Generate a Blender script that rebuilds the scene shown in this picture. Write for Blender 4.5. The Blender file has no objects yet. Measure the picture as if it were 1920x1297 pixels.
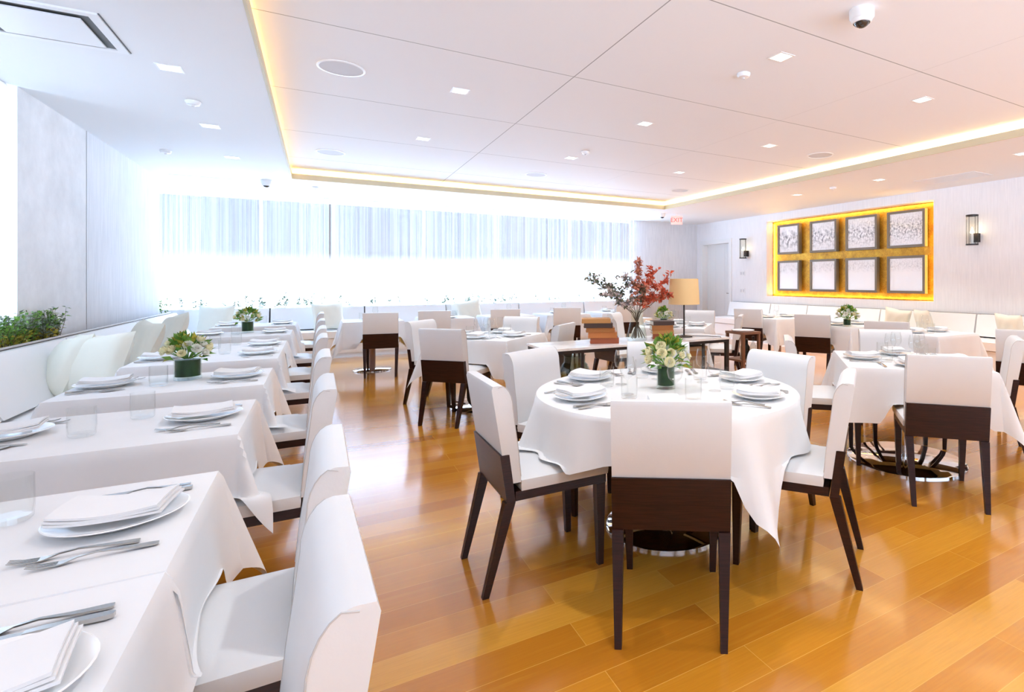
import bpy, bmesh, math, random
from mathutils import Vector, Matrix
random.seed(7)
S = bpy.context.scene
C = S.collection
PI = math.pi
R = math.radians

# ------------------------------------------------------------------ helpers
def col(c): return (c[0], c[1], c[2], 1.0)

def mat(name, base=(.8,.8,.8), rough=.5, metal=0.0, spec=.5, emit=None, es=0.0, coat=0.0, sheen=0.0):
    m = bpy.data.materials.new(name); m.use_nodes = True
    b = m.node_tree.nodes['Principled BSDF']
    b.inputs['Base Color'].default_value = col(base)
    b.inputs['Roughness'].default_value = rough
    b.inputs['Metallic'].default_value = metal
    b.inputs['Specular IOR Level'].default_value = spec
    b.inputs['Coat Weight'].default_value = coat
    b.inputs['Sheen Weight'].default_value = sheen
    if emit:
        b.inputs['Emission Color'].default_value = col(emit)
        b.inputs['Emission Strength'].default_value = es
    return m

class NT:
    def __init__(s, m): s.t = m.node_tree; s.b = s.t.nodes.get('Principled BSDF'); s.o = s.t.nodes.get('Material Output')
    def n(s, typ, **kw):
        x = s.t.nodes.new(typ)
        for k, v in kw.items(): setattr(x, k, v)
        return x
    def l(s, a, b): s.t.links.new(a, b)
    def coords(s, scale=(1,1,1), rot=(0,0,0), kind='Object'):
        tc = s.n('ShaderNodeTexCoord'); mp = s.n('ShaderNodeMapping')
        mp.inputs['Scale'].default_value = scale; mp.inputs['Rotation'].default_value = rot
        s.l(tc.outputs[kind], mp.inputs['Vector']); return mp.outputs['Vector']
    def noise(s, vec, scale=5, detail=4, rough=.5):
        x = s.n('ShaderNodeTexNoise'); x.inputs['Scale'].default_value = scale
        x.inputs['Detail'].default_value = detail; x.inputs['Roughness'].default_value = rough
        s.l(vec, x.inputs['Vector']); return x.outputs['Fac']
    def ramp(s, fac, stops):
        x = s.n('ShaderNodeValToRGB'); e = x.color_ramp.elements
        while len(e) > 1: e.remove(e[-1])
        e[0].position = stops[0][0]; e[0].color = col(stops[0][1])
        for p, c in stops[1:]:
            q = e.new(p); q.color = col(c)
        s.l(fac, x.inputs['Fac']); return x.outputs['Color']
    def mix(s, fac, a, b, blend='MIX'):
        x = s.n('ShaderNodeMix', data_type='RGBA', blend_type=blend)
        if isinstance(fac, (int, float)): x.inputs['Factor'].default_value = fac
        else: s.l(fac, x.inputs['Factor'])
        for v, i in ((a, 6), (b, 7)):
            if isinstance(v, tuple): x.inputs[i].default_value = col(v)
            else: s.l(v, x.inputs[i])
        return x.outputs[2]
    def math(s, op, a, b=None):
        x = s.n('ShaderNodeMath', operation=op)
        for i, v in enumerate((a, b)):
            if v is None: continue
            if isinstance(v, (int, float)): x.inputs[i].default_value = v
            else: s.l(v, x.inputs[i])
        return x.outputs[0]
    def bump(s, h, strength=.2, dist=.01):
        x = s.n('ShaderNodeBump'); x.inputs['Strength'].default_value = strength; x.inputs['Distance'].default_value = dist
        s.l(h, x.inputs['Height']); s.l(x.outputs['Normal'], s.b.inputs['Normal'])
    def base(s, c): s.l(c, s.b.inputs['Base Color'])

def thin_glass(name, tint=(.97,.985,.98), ior=1.45):
    m = bpy.data.materials.new(name); m.use_nodes = True
    k = NT(m); k.t.nodes.remove(k.b)
    tr = k.n('ShaderNodeBsdfTransparent'); tr.inputs[0].default_value = col(tint)
    gl = k.n('ShaderNodeBsdfGlossy'); gl.inputs['Roughness'].default_value = .02
    lw = k.n('ShaderNodeLayerWeight'); lw.inputs['Blend'].default_value = .5
    fr = k.math('ADD', k.math('MULTIPLY', k.math('POWER', lw.outputs['Facing'], 4.0), .55), ((ior-1)/(ior+1))**2*.6)
    mx = k.n('ShaderNodeMixShader')
    k.l(fr, mx.inputs[0]); k.l(tr.outputs[0], mx.inputs[1]); k.l(gl.outputs[0], mx.inputs[2])
    k.l(mx.outputs[0], k.o.inputs['Surface']); return m

# ------------------------------------------------------------------ mesh helpers
def BM(): return bmesh.new()

def box(bm, x0, x1, y0, y1, z0, z1, mi=0):
    v = [bm.verts.new((x, y, z)) for x in (x0, x1) for y in (y0, y1) for z in (z0, z1)]
    fs = [(0,1,3,2),(4,6,7,5),(0,4,5,1),(2,3,7,6),(0,2,6,4),(1,5,7,3)]
    out = []
    for f in fs:
        q = bm.faces.new([v[i] for i in f]); q.material_index = mi; out.append(q)
    return v

def bevel(bm, w=.01, seg=2, ang=30):
    es = [e for e in bm.edges if len(e.link_faces) == 2 and e.calc_face_angle(0) > R(ang)]
    if es: bmesh.ops.bevel(bm, geom=es, offset=w, segments=seg, profile=.6, affect='EDGES', clamp_overlap=True)

def taper(bm, x0, y0, z0, w0, d0, x1, y1, z1, w1, d1):
    a = [bm.verts.new((x0+sx*w0/2, y0+sy*d0/2, z0)) for sx, sy in ((-1,-1),(1,-1),(1,1),(-1,1))]
    b = [bm.verts.new((x1+sx*w1/2, y1+sy*d1/2, z1)) for sx, sy in ((-1,-1),(1,-1),(1,1),(-1,1))]
    bm.faces.new(a[::-1]); bm.faces.new(b)
    for i in range(4): bm.faces.new((a[i], a[(i+1)%4], b[(i+1)%4], b[i]))

def lathe(bm, prof, seg=28, ctr=(0,0), mi=0):
    rings = []
    for r, z in prof:
        if r < 1e-5: rings.append([bm.verts.new((ctr[0], ctr[1], z))])
        else: rings.append([bm.verts.new((ctr[0]+r*math.cos(2*PI*i/seg), ctr[1]+r*math.sin(2*PI*i/seg), z)) for i in range(seg)])
    for a, b in zip(rings, rings[1:]):
        for i in range(seg):
            j = (i+1) % seg
            vs = [a[i % len(a)], a[j % len(a)], b[j % len(b)], b[i % len(b)]]
            u = []
            for q in vs:
                if q not in u: u.append(q)
            if len(u) > 2:
                try: bm.faces.new(u).material_index = mi
                except ValueError: pass

def tube(bm, pts, rad, seg=8, mi=0, cap=True):
    pts = [Vector(p) for p in pts]; n = len(pts)
    rs = rad if isinstance(rad, (list, tuple)) else [rad]*n
    rings = []; up = Vector((0,0,1))
    for i, p in enumerate(pts):
        d = (pts[min(i+1, n-1)] - pts[max(i-1, 0)]).normalized()
        a = d.cross(up)
        if a.length < .05: a = d.cross(Vector((1,0,0)))
        a.normalize(); b = d.cross(a)
        rings.append([bm.verts.new(p + (a*math.cos(2*PI*k/seg) + b*math.sin(2*PI*k/seg))*rs[i]) for k in range(seg)])
    for r0, r1 in zip(rings, rings[1:]):
        for k in range(seg):
            bm.faces.new((r0[k], r0[(k+1)%seg], r1[(k+1)%seg], r1[k])).material_index = mi
    if cap:
        bm.faces.new(rings[0][::-1]).material_index = mi; bm.faces.new(rings[-1]).material_index = mi

def extrude_profile(bm, prof, x0, x1):
    """closed profile of (y, z), swept along x"""
    a = [bm.verts.new((x0, y, z)) for y, z in prof]; b = [bm.verts.new((x1, y, z)) for y, z in prof]
    n = len(prof)
    bm.faces.new(a); bm.faces.new(b[::-1])
    for i in range(n): bm.faces.new((a[i], b[i], b[(i+1)%n], a[(i+1)%n]))

def obj(name, bm, m, parent=None, smooth=True, loc=(0,0,0), rz=0):
    bmesh.ops.recalc_face_normals(bm, faces=bm.faces)
    me = bpy.data.meshes.new(name); bm.to_mesh(me); bm.free()
    for x in (m if isinstance(m, (list, tuple)) else [m]): me.materials.append(x)
    if smooth:
        me.polygons.foreach_set('use_smooth', [True]*len(me.polygons))
        try: me.set_sharp_from_angle(angle=R(38))
        except Exception: pass
    o = bpy.data.objects.new(name, me); C.objects.link(o)
    o.location = loc; o.rotation_euler = (0,0,rz)
    if parent: o.parent = parent
    return o

def tag(o, label, cat, group=None, kind=None):
    o['label'] = label; o['category'] = cat
    if group: o['group'] = group
    if kind: o['kind'] = kind
    return o

def struct(name, bm, m, smooth=False):
    o = obj(name, bm, m, smooth=smooth); o['kind'] = 'structure'; return o

def thing(name, label, cat, loc=(0,0,0), rz=0, group=None):
    o = bpy.data.objects.new(name, None); C.objects.link(o)
    o.empty_display_size = .1; o.location = loc; o.rotation_euler = (0,0,rz)
    return tag(o, label, cat, group)

def copy_tree(o, parent=None):
    c = o.copy(); C.objects.link(c)
    if parent: c.parent = parent
    for ch in [q for q in o.children]: copy_tree(ch, c)
    return c

PROTO = {}
def place(kind, maker, label, cat, loc, rz=0, group=None, rx=0, ry=0):
    """first call builds the thing, later calls copy it with its parts"""
    if kind not in PROTO: o = maker(); PROTO[kind] = o
    else: o = copy_tree(PROTO[kind])
    o.location = loc; o.rotation_euler = (rx, ry, rz)
    return tag(o, label, cat, group)

# ------------------------------------------------------------------ materials
def cloth_mat(name, c, s=900, b=.05):
    m = mat(name, c, .85, sheen=.15, spec=.2); k = NT(m); v = k.coords()
    h = k.noise(v, s, 2)
    f = k.noise(v, 6, 5)
    k.base(k.ramp(f, [(.3, tuple(x*.97 for x in c)), (.7, c)]))
    k.bump(f, b, .02); return m
M = {}
M['cloth'] = cloth_mat('white_linen', (.82,.825,.835))
M['napkin'] = cloth_mat('napkin_linen', (.84,.845,.855), b=.15)
M['cream'] = cloth_mat('cream_cotton', (.80,.785,.68), b=.2)
m = mat('white_leather', (.82,.815,.805), .42, spec=.35); k = NT(m); v = k.coords()
k.bump(k.noise(v, 140, 4), .06, .004); k.base(k.ramp(k.noise(v, 3, 3), [(.3,(.735,.745,.755)),(.7,(.775,.785,.795))])); M['leather'] = m
m = mat('banquette_vinyl', (.85,.85,.85), .45, spec=.35); k = NT(m); k.bump(k.noise(k.coords(), 120, 4), .05, .004); M['vinyl'] = m
m = mat('piping_grey', (.55,.54,.53), .6); M['piping'] = m
m = mat('dark_mahogany', (.05,.016,.009), .34, spec=.28); k = NT(m); v = k.coords((4,4,40))
v2 = k.coords((3,3,60)); k.base(k.ramp(k.noise(v2, 3, 5), [(.3,(.012,.003,.002)),(.7,(.038,.010,.006))])); M['mahogany'] = m
M['chrome'] = mat('polished_chrome', (.85,.85,.86), .05, 1.0)
m = mat('table_column', (.45,.3,.26), .3); M['column'] = m
M['steel'] = mat('flatware_steel', (.5,.49,.47), .2, 1.0)
M['black_metal'] = mat('bronze_black', (.035,.025,.022), .35, .6)
M['china'] = mat('white_china', (.88,.885,.885), .12, spec=.5, coat=.3)
M['glass'] = thin_glass('drinking_glass', (.985,.99,.988), 1.42)
M['vase_glass'] = thin_glass('vase_glass', (.95,.975,.955), 1.2)
M['pane'] = thin_glass('window_glass', (.98,.99,.99))
m = mat('leaf_liner', (.03,.1,.02), .35); k = NT(m); k.base(k.ramp(k.noise(k.coords((1,1,.3)), 30, 4), [(.3,(.004,.022,.005)),(.7,(.018,.06,.012))])); M['liner'] = m
M['water'] = thin_glass('vase_water', (.86,.93,.88), 1.33)
m = mat('green_leaf', (.10,.26,.03), .5); k = NT(m); k.base(k.ramp(k.noise(k.coords(), 14, 3), [(.3,(.05,.19,.02)),(.7,(.22,.40,.06))])); M['leaf'] = m
M['leaf_yellow'] = mat('yellow_green_leaf', (.42,.38,.04), .55)
M['leaf_grey'] = mat('grey_green_leaf', (.24,.3,.22), .6)
M['petal'] = mat('cream_petal', (.88,.82,.55), .55, sheen=.2)
M['petal_white'] = mat('white_petal', (.88,.87,.78), .55, sheen=.2)
M['red_leaf'] = mat('red_autumn_leaf', (.62,.10,.04), .55)
M['rust_leaf'] = mat('rust_leaf', (.55,.2,.12), .55)
M['pink_leaf'] = mat('pale_blossom', (.62,.5,.46), .6)
M['dusk_leaf'] = mat('dusky_olive_leaf', (.16,.17,.1), .6)
M['twig'] = mat('brown_twig', (.09,.06,.04), .7)
M['soil'] = mat('dark_soil', (.05,.035,.02), .95)
M['marble'] = mat('white_marble_top', (.85,.84,.82), .15); k = NT(M['marble']); k.base(k.ramp(k.noise(k.coords(), 5, 8, .7), [(.35,(.7,.69,.68)),(.55,(.88,.87,.85))]))
M['paper'] = mat('book_paper', (.82,.79,.7), .8)
BOOKC = [mat('book_cloth_tan', (.5,.24,.07), .6), mat('book_cloth_black', (.06,.03,.02), .5), mat('book_cloth_brown', (.38,.14,.03), .55), mat('book_cloth_orange', (.5,.17,.04), .55), mat('book_cloth_rust', (.33,.08,.03), .55), mat('book_cloth_beige', (.55,.4,.25), .65)]
M['wood_mid'] = mat('walnut', (.2,.075,.03), .4)
m = mat('lamp_shade_linen', (.80,.56,.27), .8, emit=(1,.6,.22), es=.06); M['shade'] = m
M['white_paint'] = mat('white_paint', (.85,.85,.85), .5)
M['plastic'] = mat('white_plastic', (.82,.82,.82), .35)
M['dark_lens'] = mat('dark_dome', (.02,.02,.02), .08, spec=.8)
M['grille'] = mat('speaker_grille', (.62,.62,.64), .7)
M['vent_dark'] = mat('vent_dark', (.12,.13,.13), .6)
M['dark_line'] = mat('dark_reveal', (.13,.12,.11), .6)
M['lamp_on'] = mat('downlight_glow', (1,1,1), .5, emit=(1,.95,.85), es=2.2)
M['bulb'] = mat('candle_bulb_glow', (1,1,1), .5, emit=(1,.85,.6), es=6)
M['frame_wood'] = mat('taupe_frame', (.17,.135,.09), .4)

# wood floor: planks along X
m = mat('oak_floor', (.5,.2,.04), .2, spec=.5, coat=.9); k = NT(m)
k.b.inputs['Coat Roughness'].default_value = .1
v = k.coords()
br = k.n('ShaderNodeTexBrick'); br.offset = .37; br.offset_frequency = 2; br.squash = 1
br.inputs['Color1'].default_value = (.0,.0,.0,1); br.inputs['Color2'].default_value = (1,1,1,1); br.inputs['Mortar'].default_value = (.5,.5,.5,1)
br.inputs['Scale'].default_value = 1; br.inputs['Mortar Size'].default_value = .0013; br.inputs['Brick Width'].default_value = 1.35; br.inputs['Row Height'].default_value = .15
k.l(v, br.inputs['Vector'])
tone = k.ramp(br.outputs['Color'], [(0,(.52,.185,.012)),(.35,(.62,.24,.017)),(.7,(.70,.29,.022)),(1,(.80,.40,.05))])
g1 = k.noise(k.coords((1.2,26,1)), 4, 6, .6)
g2 = k.noise(k.coords((.5,9,1)), 3, 4, .6)
c1 = k.mix(k.math('MULTIPLY', g1, .55), tone, (.34,.10,.008))
c2 = k.mix(k.ramp(g2, [(.55,(0,0,0)),(.8,(.45,.45,.45))]), c1, (.70,.32,.035))
c3 = k.mix(br.outputs['Fac'], c2, (.72,.36,.06))
k.base(c3); k.bump(g1, .03, .003); M['floor'] = m

# ceilings
m = mat('ceiling_panel', (.84,.84,.85), .7, spec=.2); k = NT(m)
tc = k.n('ShaderNodeTexCoord'); sp = k.n('ShaderNodeSeparateXYZ'); k.l(tc.outputs['Object'], sp.inputs[0])
def line_at(axis, pos, w):
    return k.math('LESS_THAN', k.math('ABSOLUTE', k.math('SUBTRACT', sp.outputs[axis], pos)), w)
acc = line_at(0, 1.85, .0045)
acc = k.math('MAXIMUM', acc, k.math('MULTIPLY', line_at(0, 4.25, .003), .3))
for yy in (1.03, 2.59, 4.16, 5.73, 7.30, 8.86):
    acc = k.math('MAXIMUM', acc, line_at(1, yy, .0045))
k.base(k.mix(acc, (.84,.84,.85), (.36,.36,.36))); M['ceil'] = m
M['soffit'] = mat('soffit_paint', (.8,.805,.81), .7, spec=.2)
M['lip'] = mat('cove_lip_warm_tint', (.62,.55,.38), .6)  # LED warmth and shade on the lip are put into this colour

def plaster(name, a, b, stretch=(14,14,.8), sc=3, bs=.15):
    m = mat(name, a, .7, spec=.25); k = NT(m)
    n1 = k.noise(k.coords(stretch), sc, 6, .65); n2 = k.noise(k.coords((1,1,1)), 1.3, 4)
    f = k.math('ADD', k.math('MULTIPLY', n1, .7), k.math('MULTIPLY', n2, .3))
    k.base(k.ramp(f, [(.34, a), (.62, b)])); k.bump(n1, bs, .01); return m
M['plaster'] = plaster('brushed_plaster', (.62,.63,.655), (.76,.765,.785))
M['plaster_grey'] = plaster('grey_plaster', (.62,.63,.65), (.74,.75,.77))
M['plaster_right'] = plaster('pale_brushed_plaster', (.78,.785,.8), (.87,.87,.88))
m = plaster('concrete', (.66,.66,.66), (.82,.82,.82), (1,1,1), 2.2, .3); M['concrete'] = m
m = mat('gold_leaf', (.6,.31,.02), .38, .55); k = NT(m); v = k.coords((1,1,1))
n1 = k.noise(v, 7, 8, .7); n2 = k.noise(k.coords((1,6,6)), 12, 5, .7)
f = k.math('ADD', k.math('MULTIPLY', n1, .5), k.math('MULTIPLY', n2, .5))
k.base(k.ramp(f, [(.34,(.22,.09,.008)),(.5,(.5,.24,.015)),(.66,(.78,.46,.05))])); k.bump(f, .4, .01); M['gold'] = m

# sheer curtains: woven voile, part open weave, part thread
def voile(name, lo, hi, back=.25):
    m = bpy.data.materials.new(name); m.use_nodes = True; k = NT(m); k.t.nodes.remove(k.b)
    tr = k.n('ShaderNodeBsdfTransparent'); tr.inputs[0].default_value = (1,1,1,1)
    tl = k.n('ShaderNodeBsdfTranslucent'); tl.inputs[0].default_value = (.92,.85,.78,1)
    df = k.n('ShaderNodeBsdfDiffuse'); df.inputs[0].default_value = (.80,.82,.88,1)
    m1 = k.n('ShaderNodeMixShader'); m1.inputs[0].default_value = 1-back
    k.l(tl.outputs[0], m1.inputs[1]); k.l(df.outputs[0], m1.inputs[2])
    fold_dens = k.noise(k.coords((9,9,.05)), 1.0, 5, .75)  # vertical density stripes stand in for the light and shade of the folds
    mr = k.n('ShaderNodeMapRange'); mr.inputs['From Min'].default_value = .3; mr.inputs['From Max'].default_value = .7
    mr.inputs['To Min'].default_value = lo; mr.inputs['To Max'].default_value = hi
    k.l(fold_dens, mr.inputs['Value'])
    m2 = k.n('ShaderNodeMixShader'); k.l(mr.outputs[0], m2.inputs[0]); k.l(tr.outputs[0], m2.inputs[1]); k.l(m1.outputs[0], m2.inputs[2])
    k.l(m2.outputs[0], k.o.inputs['Surface']); return m
M['sheer'] = voile('sheer_voile', .2, .74, .05)
M['sheer_dense'] = voile('dense_voile', .92, .985, .16)  # thickened on purpose to hold back light from the left window

# ------------------------------------------------------------------ room shell
XL, XR, YN, YF = -2.06, 9.0, -3.2, 11.9
ZS, ZT = 2.9, 3.07          # soffit, raised tray
TX0, TX1, TY0, TY1 = -.36, 6.47, -2.2, 9.72

bm = BM(); box(bm, -2.6, 9.5, YN-.2, 12.2, -.1, 0); struct('floor', bm, M['floor'])

bm = BM()
box(bm, TX0-.25, TX1+.25, TY0-.25, TY1+.25, ZT, ZT+.1, 0)
W = .2
box(bm, -2.6, TX0, YN-.2, 12.2, ZS, ZS+.03, 1)
box(bm, TX1, 9.5, YN-.2, 12.2, ZS, ZS+.03, 1)
box(bm, TX0, TX1, TY1, 12.2, ZS, ZS+.03, 1)
box(bm, TX0, TX1, YN-.2, TY0, ZS, ZS+.03, 1)
for a in ((TX0-W-.03, TX0-W, TY0-W, TY1+W), (TX1+W, TX1+W+.03, TY0-W, TY1+W), (TX0-W, TX1+W, TY1+W, TY1+W+.03), (TX0-W, TX1+W, TY0-W-.03, TY0-W)):
    box(bm, *a, ZS+.03, ZT, 1)
struct('ceiling', bm, [M['ceil'], M['soffit']])
bm = BM(); lt = .016; lz = ZS+.082
box(bm, TX0, TX0+lt, TY0, TY1, ZS-.002, lz); box(bm, TX1-lt, TX1, TY0, TY1, ZS-.002, lz)
box(bm, TX0, TX1, TY1-lt, TY1, ZS-.002, lz); box(bm, TX0, TX1, TY0, TY0+lt, ZS-.002, lz)
struct('trim_1', bm, M['lip'])

# left wall: low wall under the near window, concrete pier, plaster panel, recess by the window wall
bm = BM()
box(bm, -2.5, -2.16, 4.0, 6.22, 0, .84, 0)                 # sill wall under window
box(bm, -2.5, -2.16, YN, 4.0, 0, ZS, 0)  # unseen solid stretch, added to keep window light off the near tables
box(bm, -2.5, XL, 6.22, 7.70, 0, ZS, 1)                   # concrete pier
box(bm, -2.5, XL+.004, 7.705, 10.65, 0, ZS, 0)             # plaster panel
box(bm, -2.6, -2.42, 10.65, 12.1, 0, ZS, 0)
box(bm, -2.5, -2.2, 4.0, 6.22, 2.84, ZS, 0)                 # head above window
struct('wall_left', bm, [M['plaster'], M['concrete']])
# far wall: sill, head, solid piece at right
bm = BM()
box(bm, -2.6, 6.95, YF, YF+.2, 0, .8, 0); box(bm, -2.6, 6.95, YF, YF+.2, 2.885, ZS, 0)
box(bm, 6.95, 9.4, YF, YF+.2, 0, ZS, 0)
struct('wall_far', bm, M['plaster_grey'])
# right wall with niche (Y 5.25..9.22, z .99..2.74) and a door opening (Y 10.55..11.72, z 0..2.33)
NY0, NY1, NZ0, NZ1, ND = 5.25, 9.22, .99, 2.73, .2
DY0, DY1, DZ = 10.55, 11.66, 2.33
bm = BM()
box(bm, XR, XR+.35, YN, NY0, 0, ZS); box(bm, XR, XR+.35, NY1, DY0, 0, ZS)
box(bm, XR, XR+.35, NY0, NY1, 0, NZ0); box(bm, XR, XR+.35, NY0, NY1, NZ1, ZS)
box(bm, XR+ND+.02, XR+.35, NY0, NY1, NZ0, NZ1)
box(bm, XR, XR+.35, DY0, DY1, DZ, ZS); box(bm, XR, XR+.35, DY1, 12.1, 0, ZS)
struct('wall_right', bm, M['plaster_right'])
# wall behind the camera; its big unseen window is added for fill light
bm = BM()
box(bm, -2.6, 9.4, YN-.2, YN, 0, .7); box(bm, -2.6, 9.4, YN-.2, YN, 2.35, ZS)
box(bm, -2.6, -2.0, YN-.2, YN, .7, 2.35); box(bm, 8.6, 9.4, YN-.2, YN, .7, 2.35)
struct('wall_near', bm, M['plaster_right'])

def window(n, axis, pos, a0, a1, z0, z1, ms, wd=.05, dp=.06):
    bm = BM()
    def b(p, q, r, s):
        if axis == 'y': box(bm, p, q, pos, pos+dp, r, s)
        else: box(bm, pos, pos+dp, p, q, r, s)
    b(a0, a1, z0, z0+wd); b(a0, a1, z1-wd, z1); b(a0, a0+wd, z0+wd, z1-wd); b(a1-wd, a1, z0+wd, z1-wd)
    for mm in ms: b(mm-wd/2, mm+wd/2, z0+wd, z1-wd)
    o = struct(n, bm, M['frame_grey'])
    ed = [a0] + list(ms) + [a1]
    for p, q in zip(ed, ed[1:]):
        g = BM(); c = pos + dp/2
        if axis == 'y': box(g, p+wd/2, q-wd/2, c-.004, c+.004, z0+wd, z1-wd)
        else: box(g, c-.004, c+.004, p+wd/2, q-wd/2, z0+wd, z1-wd)
        obj('window_pane', g, M['pane'], o, False)
    return o
M['frame_grey'] = mat('window_frame_grey', (.55,.56,.58), .5)
window('window_1', 'y', YF+.04, -2.42, 6.95, .8, 2.885, [-.9, .25, 1.9, 3.4, 5.2])
window('window_2', 'x', -2.36, 4.0, 6.22, .84, 2.84, [5.1])
window('fill_window_3', 'y', YN-.14, -2.0, 8.6, .7, 2.35, [.1, 2.2, 4.3, 6.4])  # unseen window, added as a source of fill light

# door and casing on right wall
bm = BM(); box(bm, XR+.16, XR+.2, DY0, DY1, 0, DZ)
for yy in (DY0+.37, DY0+.74): box(bm, XR+.156, XR+.16, yy-.004, yy+.004, .05, DZ-.05)
dr = struct('door_1', bm, mat('door_paint', (.78,.8,.8), .45))
bm = BM(); tube(bm, [(XR+.16, DY0+.1, 1.02), (XR+.1, DY0+.1, 1.02), (XR+.1, DY0+.22, 1.02)], .011)
obj('door_handle', bm, M['steel'], dr)
bm = BM()
box(bm, XR-.02, XR+.158, DY1-.015, DY1+.1, 0, DZ+.1); box(bm, XR-.02, XR+.02, DY0-.1, DY0, 0, DZ+.1); box(bm, XR-.02, XR+.158, DY0, DY1, DZ-.012, DZ+.1)
struct('trim_2', bm, mat('casing_paint', (.8,.81,.81), .5))
bm = BM(); box(bm, XR-.015, XR, YN, DY0-.1, 0, .1); struct('baseboard_right', bm, M['white_paint'])
bm = BM(); box(bm, 6.95, XR, YF-.015, YF, 0, .1); struct('baseboard_far', bm, M['white_paint'])
# thin shadow reveal between pier and panel
bm = BM(); box(bm, XL-.01, XL+.0005, 7.699, 7.706, .9, ZS); struct('trim_3', bm, M['dark_line'])

# gold niche panel
bm = BM(); box(bm, XR+ND, XR+ND+.02, NY0, NY1, NZ0, NZ1)
tag(obj('gold_panel', bm, M['gold'], smooth=False), 'gold leaf panel lining the lit niche behind eight framed pictures', 'wall panel')

# pictures
def art_mat(i):
    m = mat('print_paper', (.85,.85,.86), .5, spec=.5, coat=.8); k = NT(m)
    k.b.inputs['Coat Roughness'].default_value = .02
    v = k.coords((1,7,3)); n = k.noise(v, 3+i*.7, 7, .7)
    v2 = k.coords((1,2,2)); n2 = k.noise(v2, 6+i*1.3, 5, .6)
    tc = k.n('ShaderNodeTexCoord'); sp = k.n('ShaderNodeSeparateXYZ'); k.l(tc.outputs['Object'], sp.inputs[0])
    if i % 2 == 0:       # upper row: dark foliage in the middle of the sheet
        zone = k.ramp(k.math('ABSOLUTE', sp.outputs[2]), [(.08,(1,1,1)),(.26,(.2,.2,.2))]); th = (.45,.6)
    else:
        zone = k.ramp(k.math('ABSOLUTE', k.math('SUBTRACT', sp.outputs[2], .18)), [(.04,(.5,.5,.5)),(.14,(.0,.0,.0))]); th = (.46,.64)
    f = k.math('MULTIPLY', k.ramp(k.math('ADD', k.math('MULTIPLY', n, .5), k.math('MULTIPLY', n2, .5)), [(th[0],(0,0,0)),(th[1],(1,1,1))]), zone)
    k.base(k.mix(f, (.90,.90,.91), (.12,.12,.14))); return m
cols = [(8.97, 8.32), (8.02, 7.33), (7.11, 6.40), (6.19, 5.46)]
rows = [(2.62, 1.95), (1.80, 1.12)]
coln = ['farthest column', 'second column from the door', 'third column from the door', 'nearest column']
for ci, (y1, y0) in enumerate(cols):
    for ri, (z1, z0) in enumerate(rows):
        cy, cz, w, h = (y0+y1)/2, (z0+z1)/2, y1-y0, z1-z0
        t = thing('framed_picture', 'taupe framed print on gold panel, %s, %s row' % (coln[ci], 'upper' if ri == 0 else 'lower'), 'picture', (XR+.12, cy, cz), 0, 'framed prints in the gold niche')
        bm = BM(); fw = .045
        for a in ((-w/2, w/2, h/2-fw, h/2), (-w/2, w/2, -h/2, -h/2+fw), (-w/2, -w/2+fw, -h/2+fw, h/2-fw), (w/2-fw, w/2, -h/2+fw, h/2-fw)):
            box(bm, -.025, .06, *a)
        obj('frame', bm, M['frame_wood'], t, False)
        bm = BM(); box(bm, -.004, .004, -w/2+fw, w/2-fw, -h/2+fw, h/2-fw); obj('print', bm, art_mat(ci*2+ri), t, False)
        bm = BM(); box(bm, .03, .075, -.12, .12, -.12, .12); obj('hanger', bm, M['black_metal'], t, False)

# ------------------------------------------------------------------ curtains
def curtain(name, label, p0, p1, z0, z1, wl=.11, amp=.03, seed=0, mt='sheer'):
    rnd = random.Random(seed); bm = BM()
    a, b = Vector(p0), Vector(p1); L = (b-a).length; d = (b-a)/L; nrm = Vector((-d.y, d.x))
    n = int(L/.014); zs = [z0, z0+.3, (z0+z1)/2, z1-.25, z1]
    ph = 0; cols_ = []
    for i in range(n+1):
        s = i*L/n; ph += (L/n)/wl*2*PI*(1+.35*math.sin(s*2.3+seed)+.2*math.sin(s*6.1))
        off = amp*math.sin(ph)*(1+.35*math.sin(s*3.7+seed)); c2 = []
        for zi, z in enumerate(zs):
            q = a + d*s + nrm*off*(1.15-.1*zi)
            c2.append(bm.verts.new((q.x, q.y, z)))
        cols_.append(c2)
    for u, w in zip(cols_, cols_[1:]):
        for j in range(len(zs)-1): bm.faces.new((u[j], w[j], w[j+1], u[j+1]))
    t = thing(name, label, 'curtain', (0,0,0), 0, 'sheer white curtains')
    obj('fabric', bm, M[mt], t)
    bm = BM(); h = ZS-.012
    q0 = a; q1 = b
    tube(bm, [(q0.x, q0.y, h), (q1.x, q1.y, h)], .01); obj('track', bm, M['white_paint'], t)
    return t
curtain('sheer_curtain', 'sheer white curtain on left third of far window', (-2.3, 11.6), (.17, 11.6), .88, ZS-.02, .10, .028, 1)
curtain('sheer_curtain', 'sheer white curtain on middle third of far window', (.2, 11.57), (3.3, 11.57), .88, ZS-.02, .12, .03, 2)
curtain('sheer_curtain', 'sheer white curtain on right third of far window', (3.33, 11.6), (6.8, 11.6), .88, ZS-.02, .115, .028, 3)
curtain('sheer_curtain', 'sheer white curtain at left picture edge beside concrete pier', (-2.11, 6.18), (-2.11, 3.7), .88, ZS-.02, .12, .018, 4, 'sheer_dense')

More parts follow.
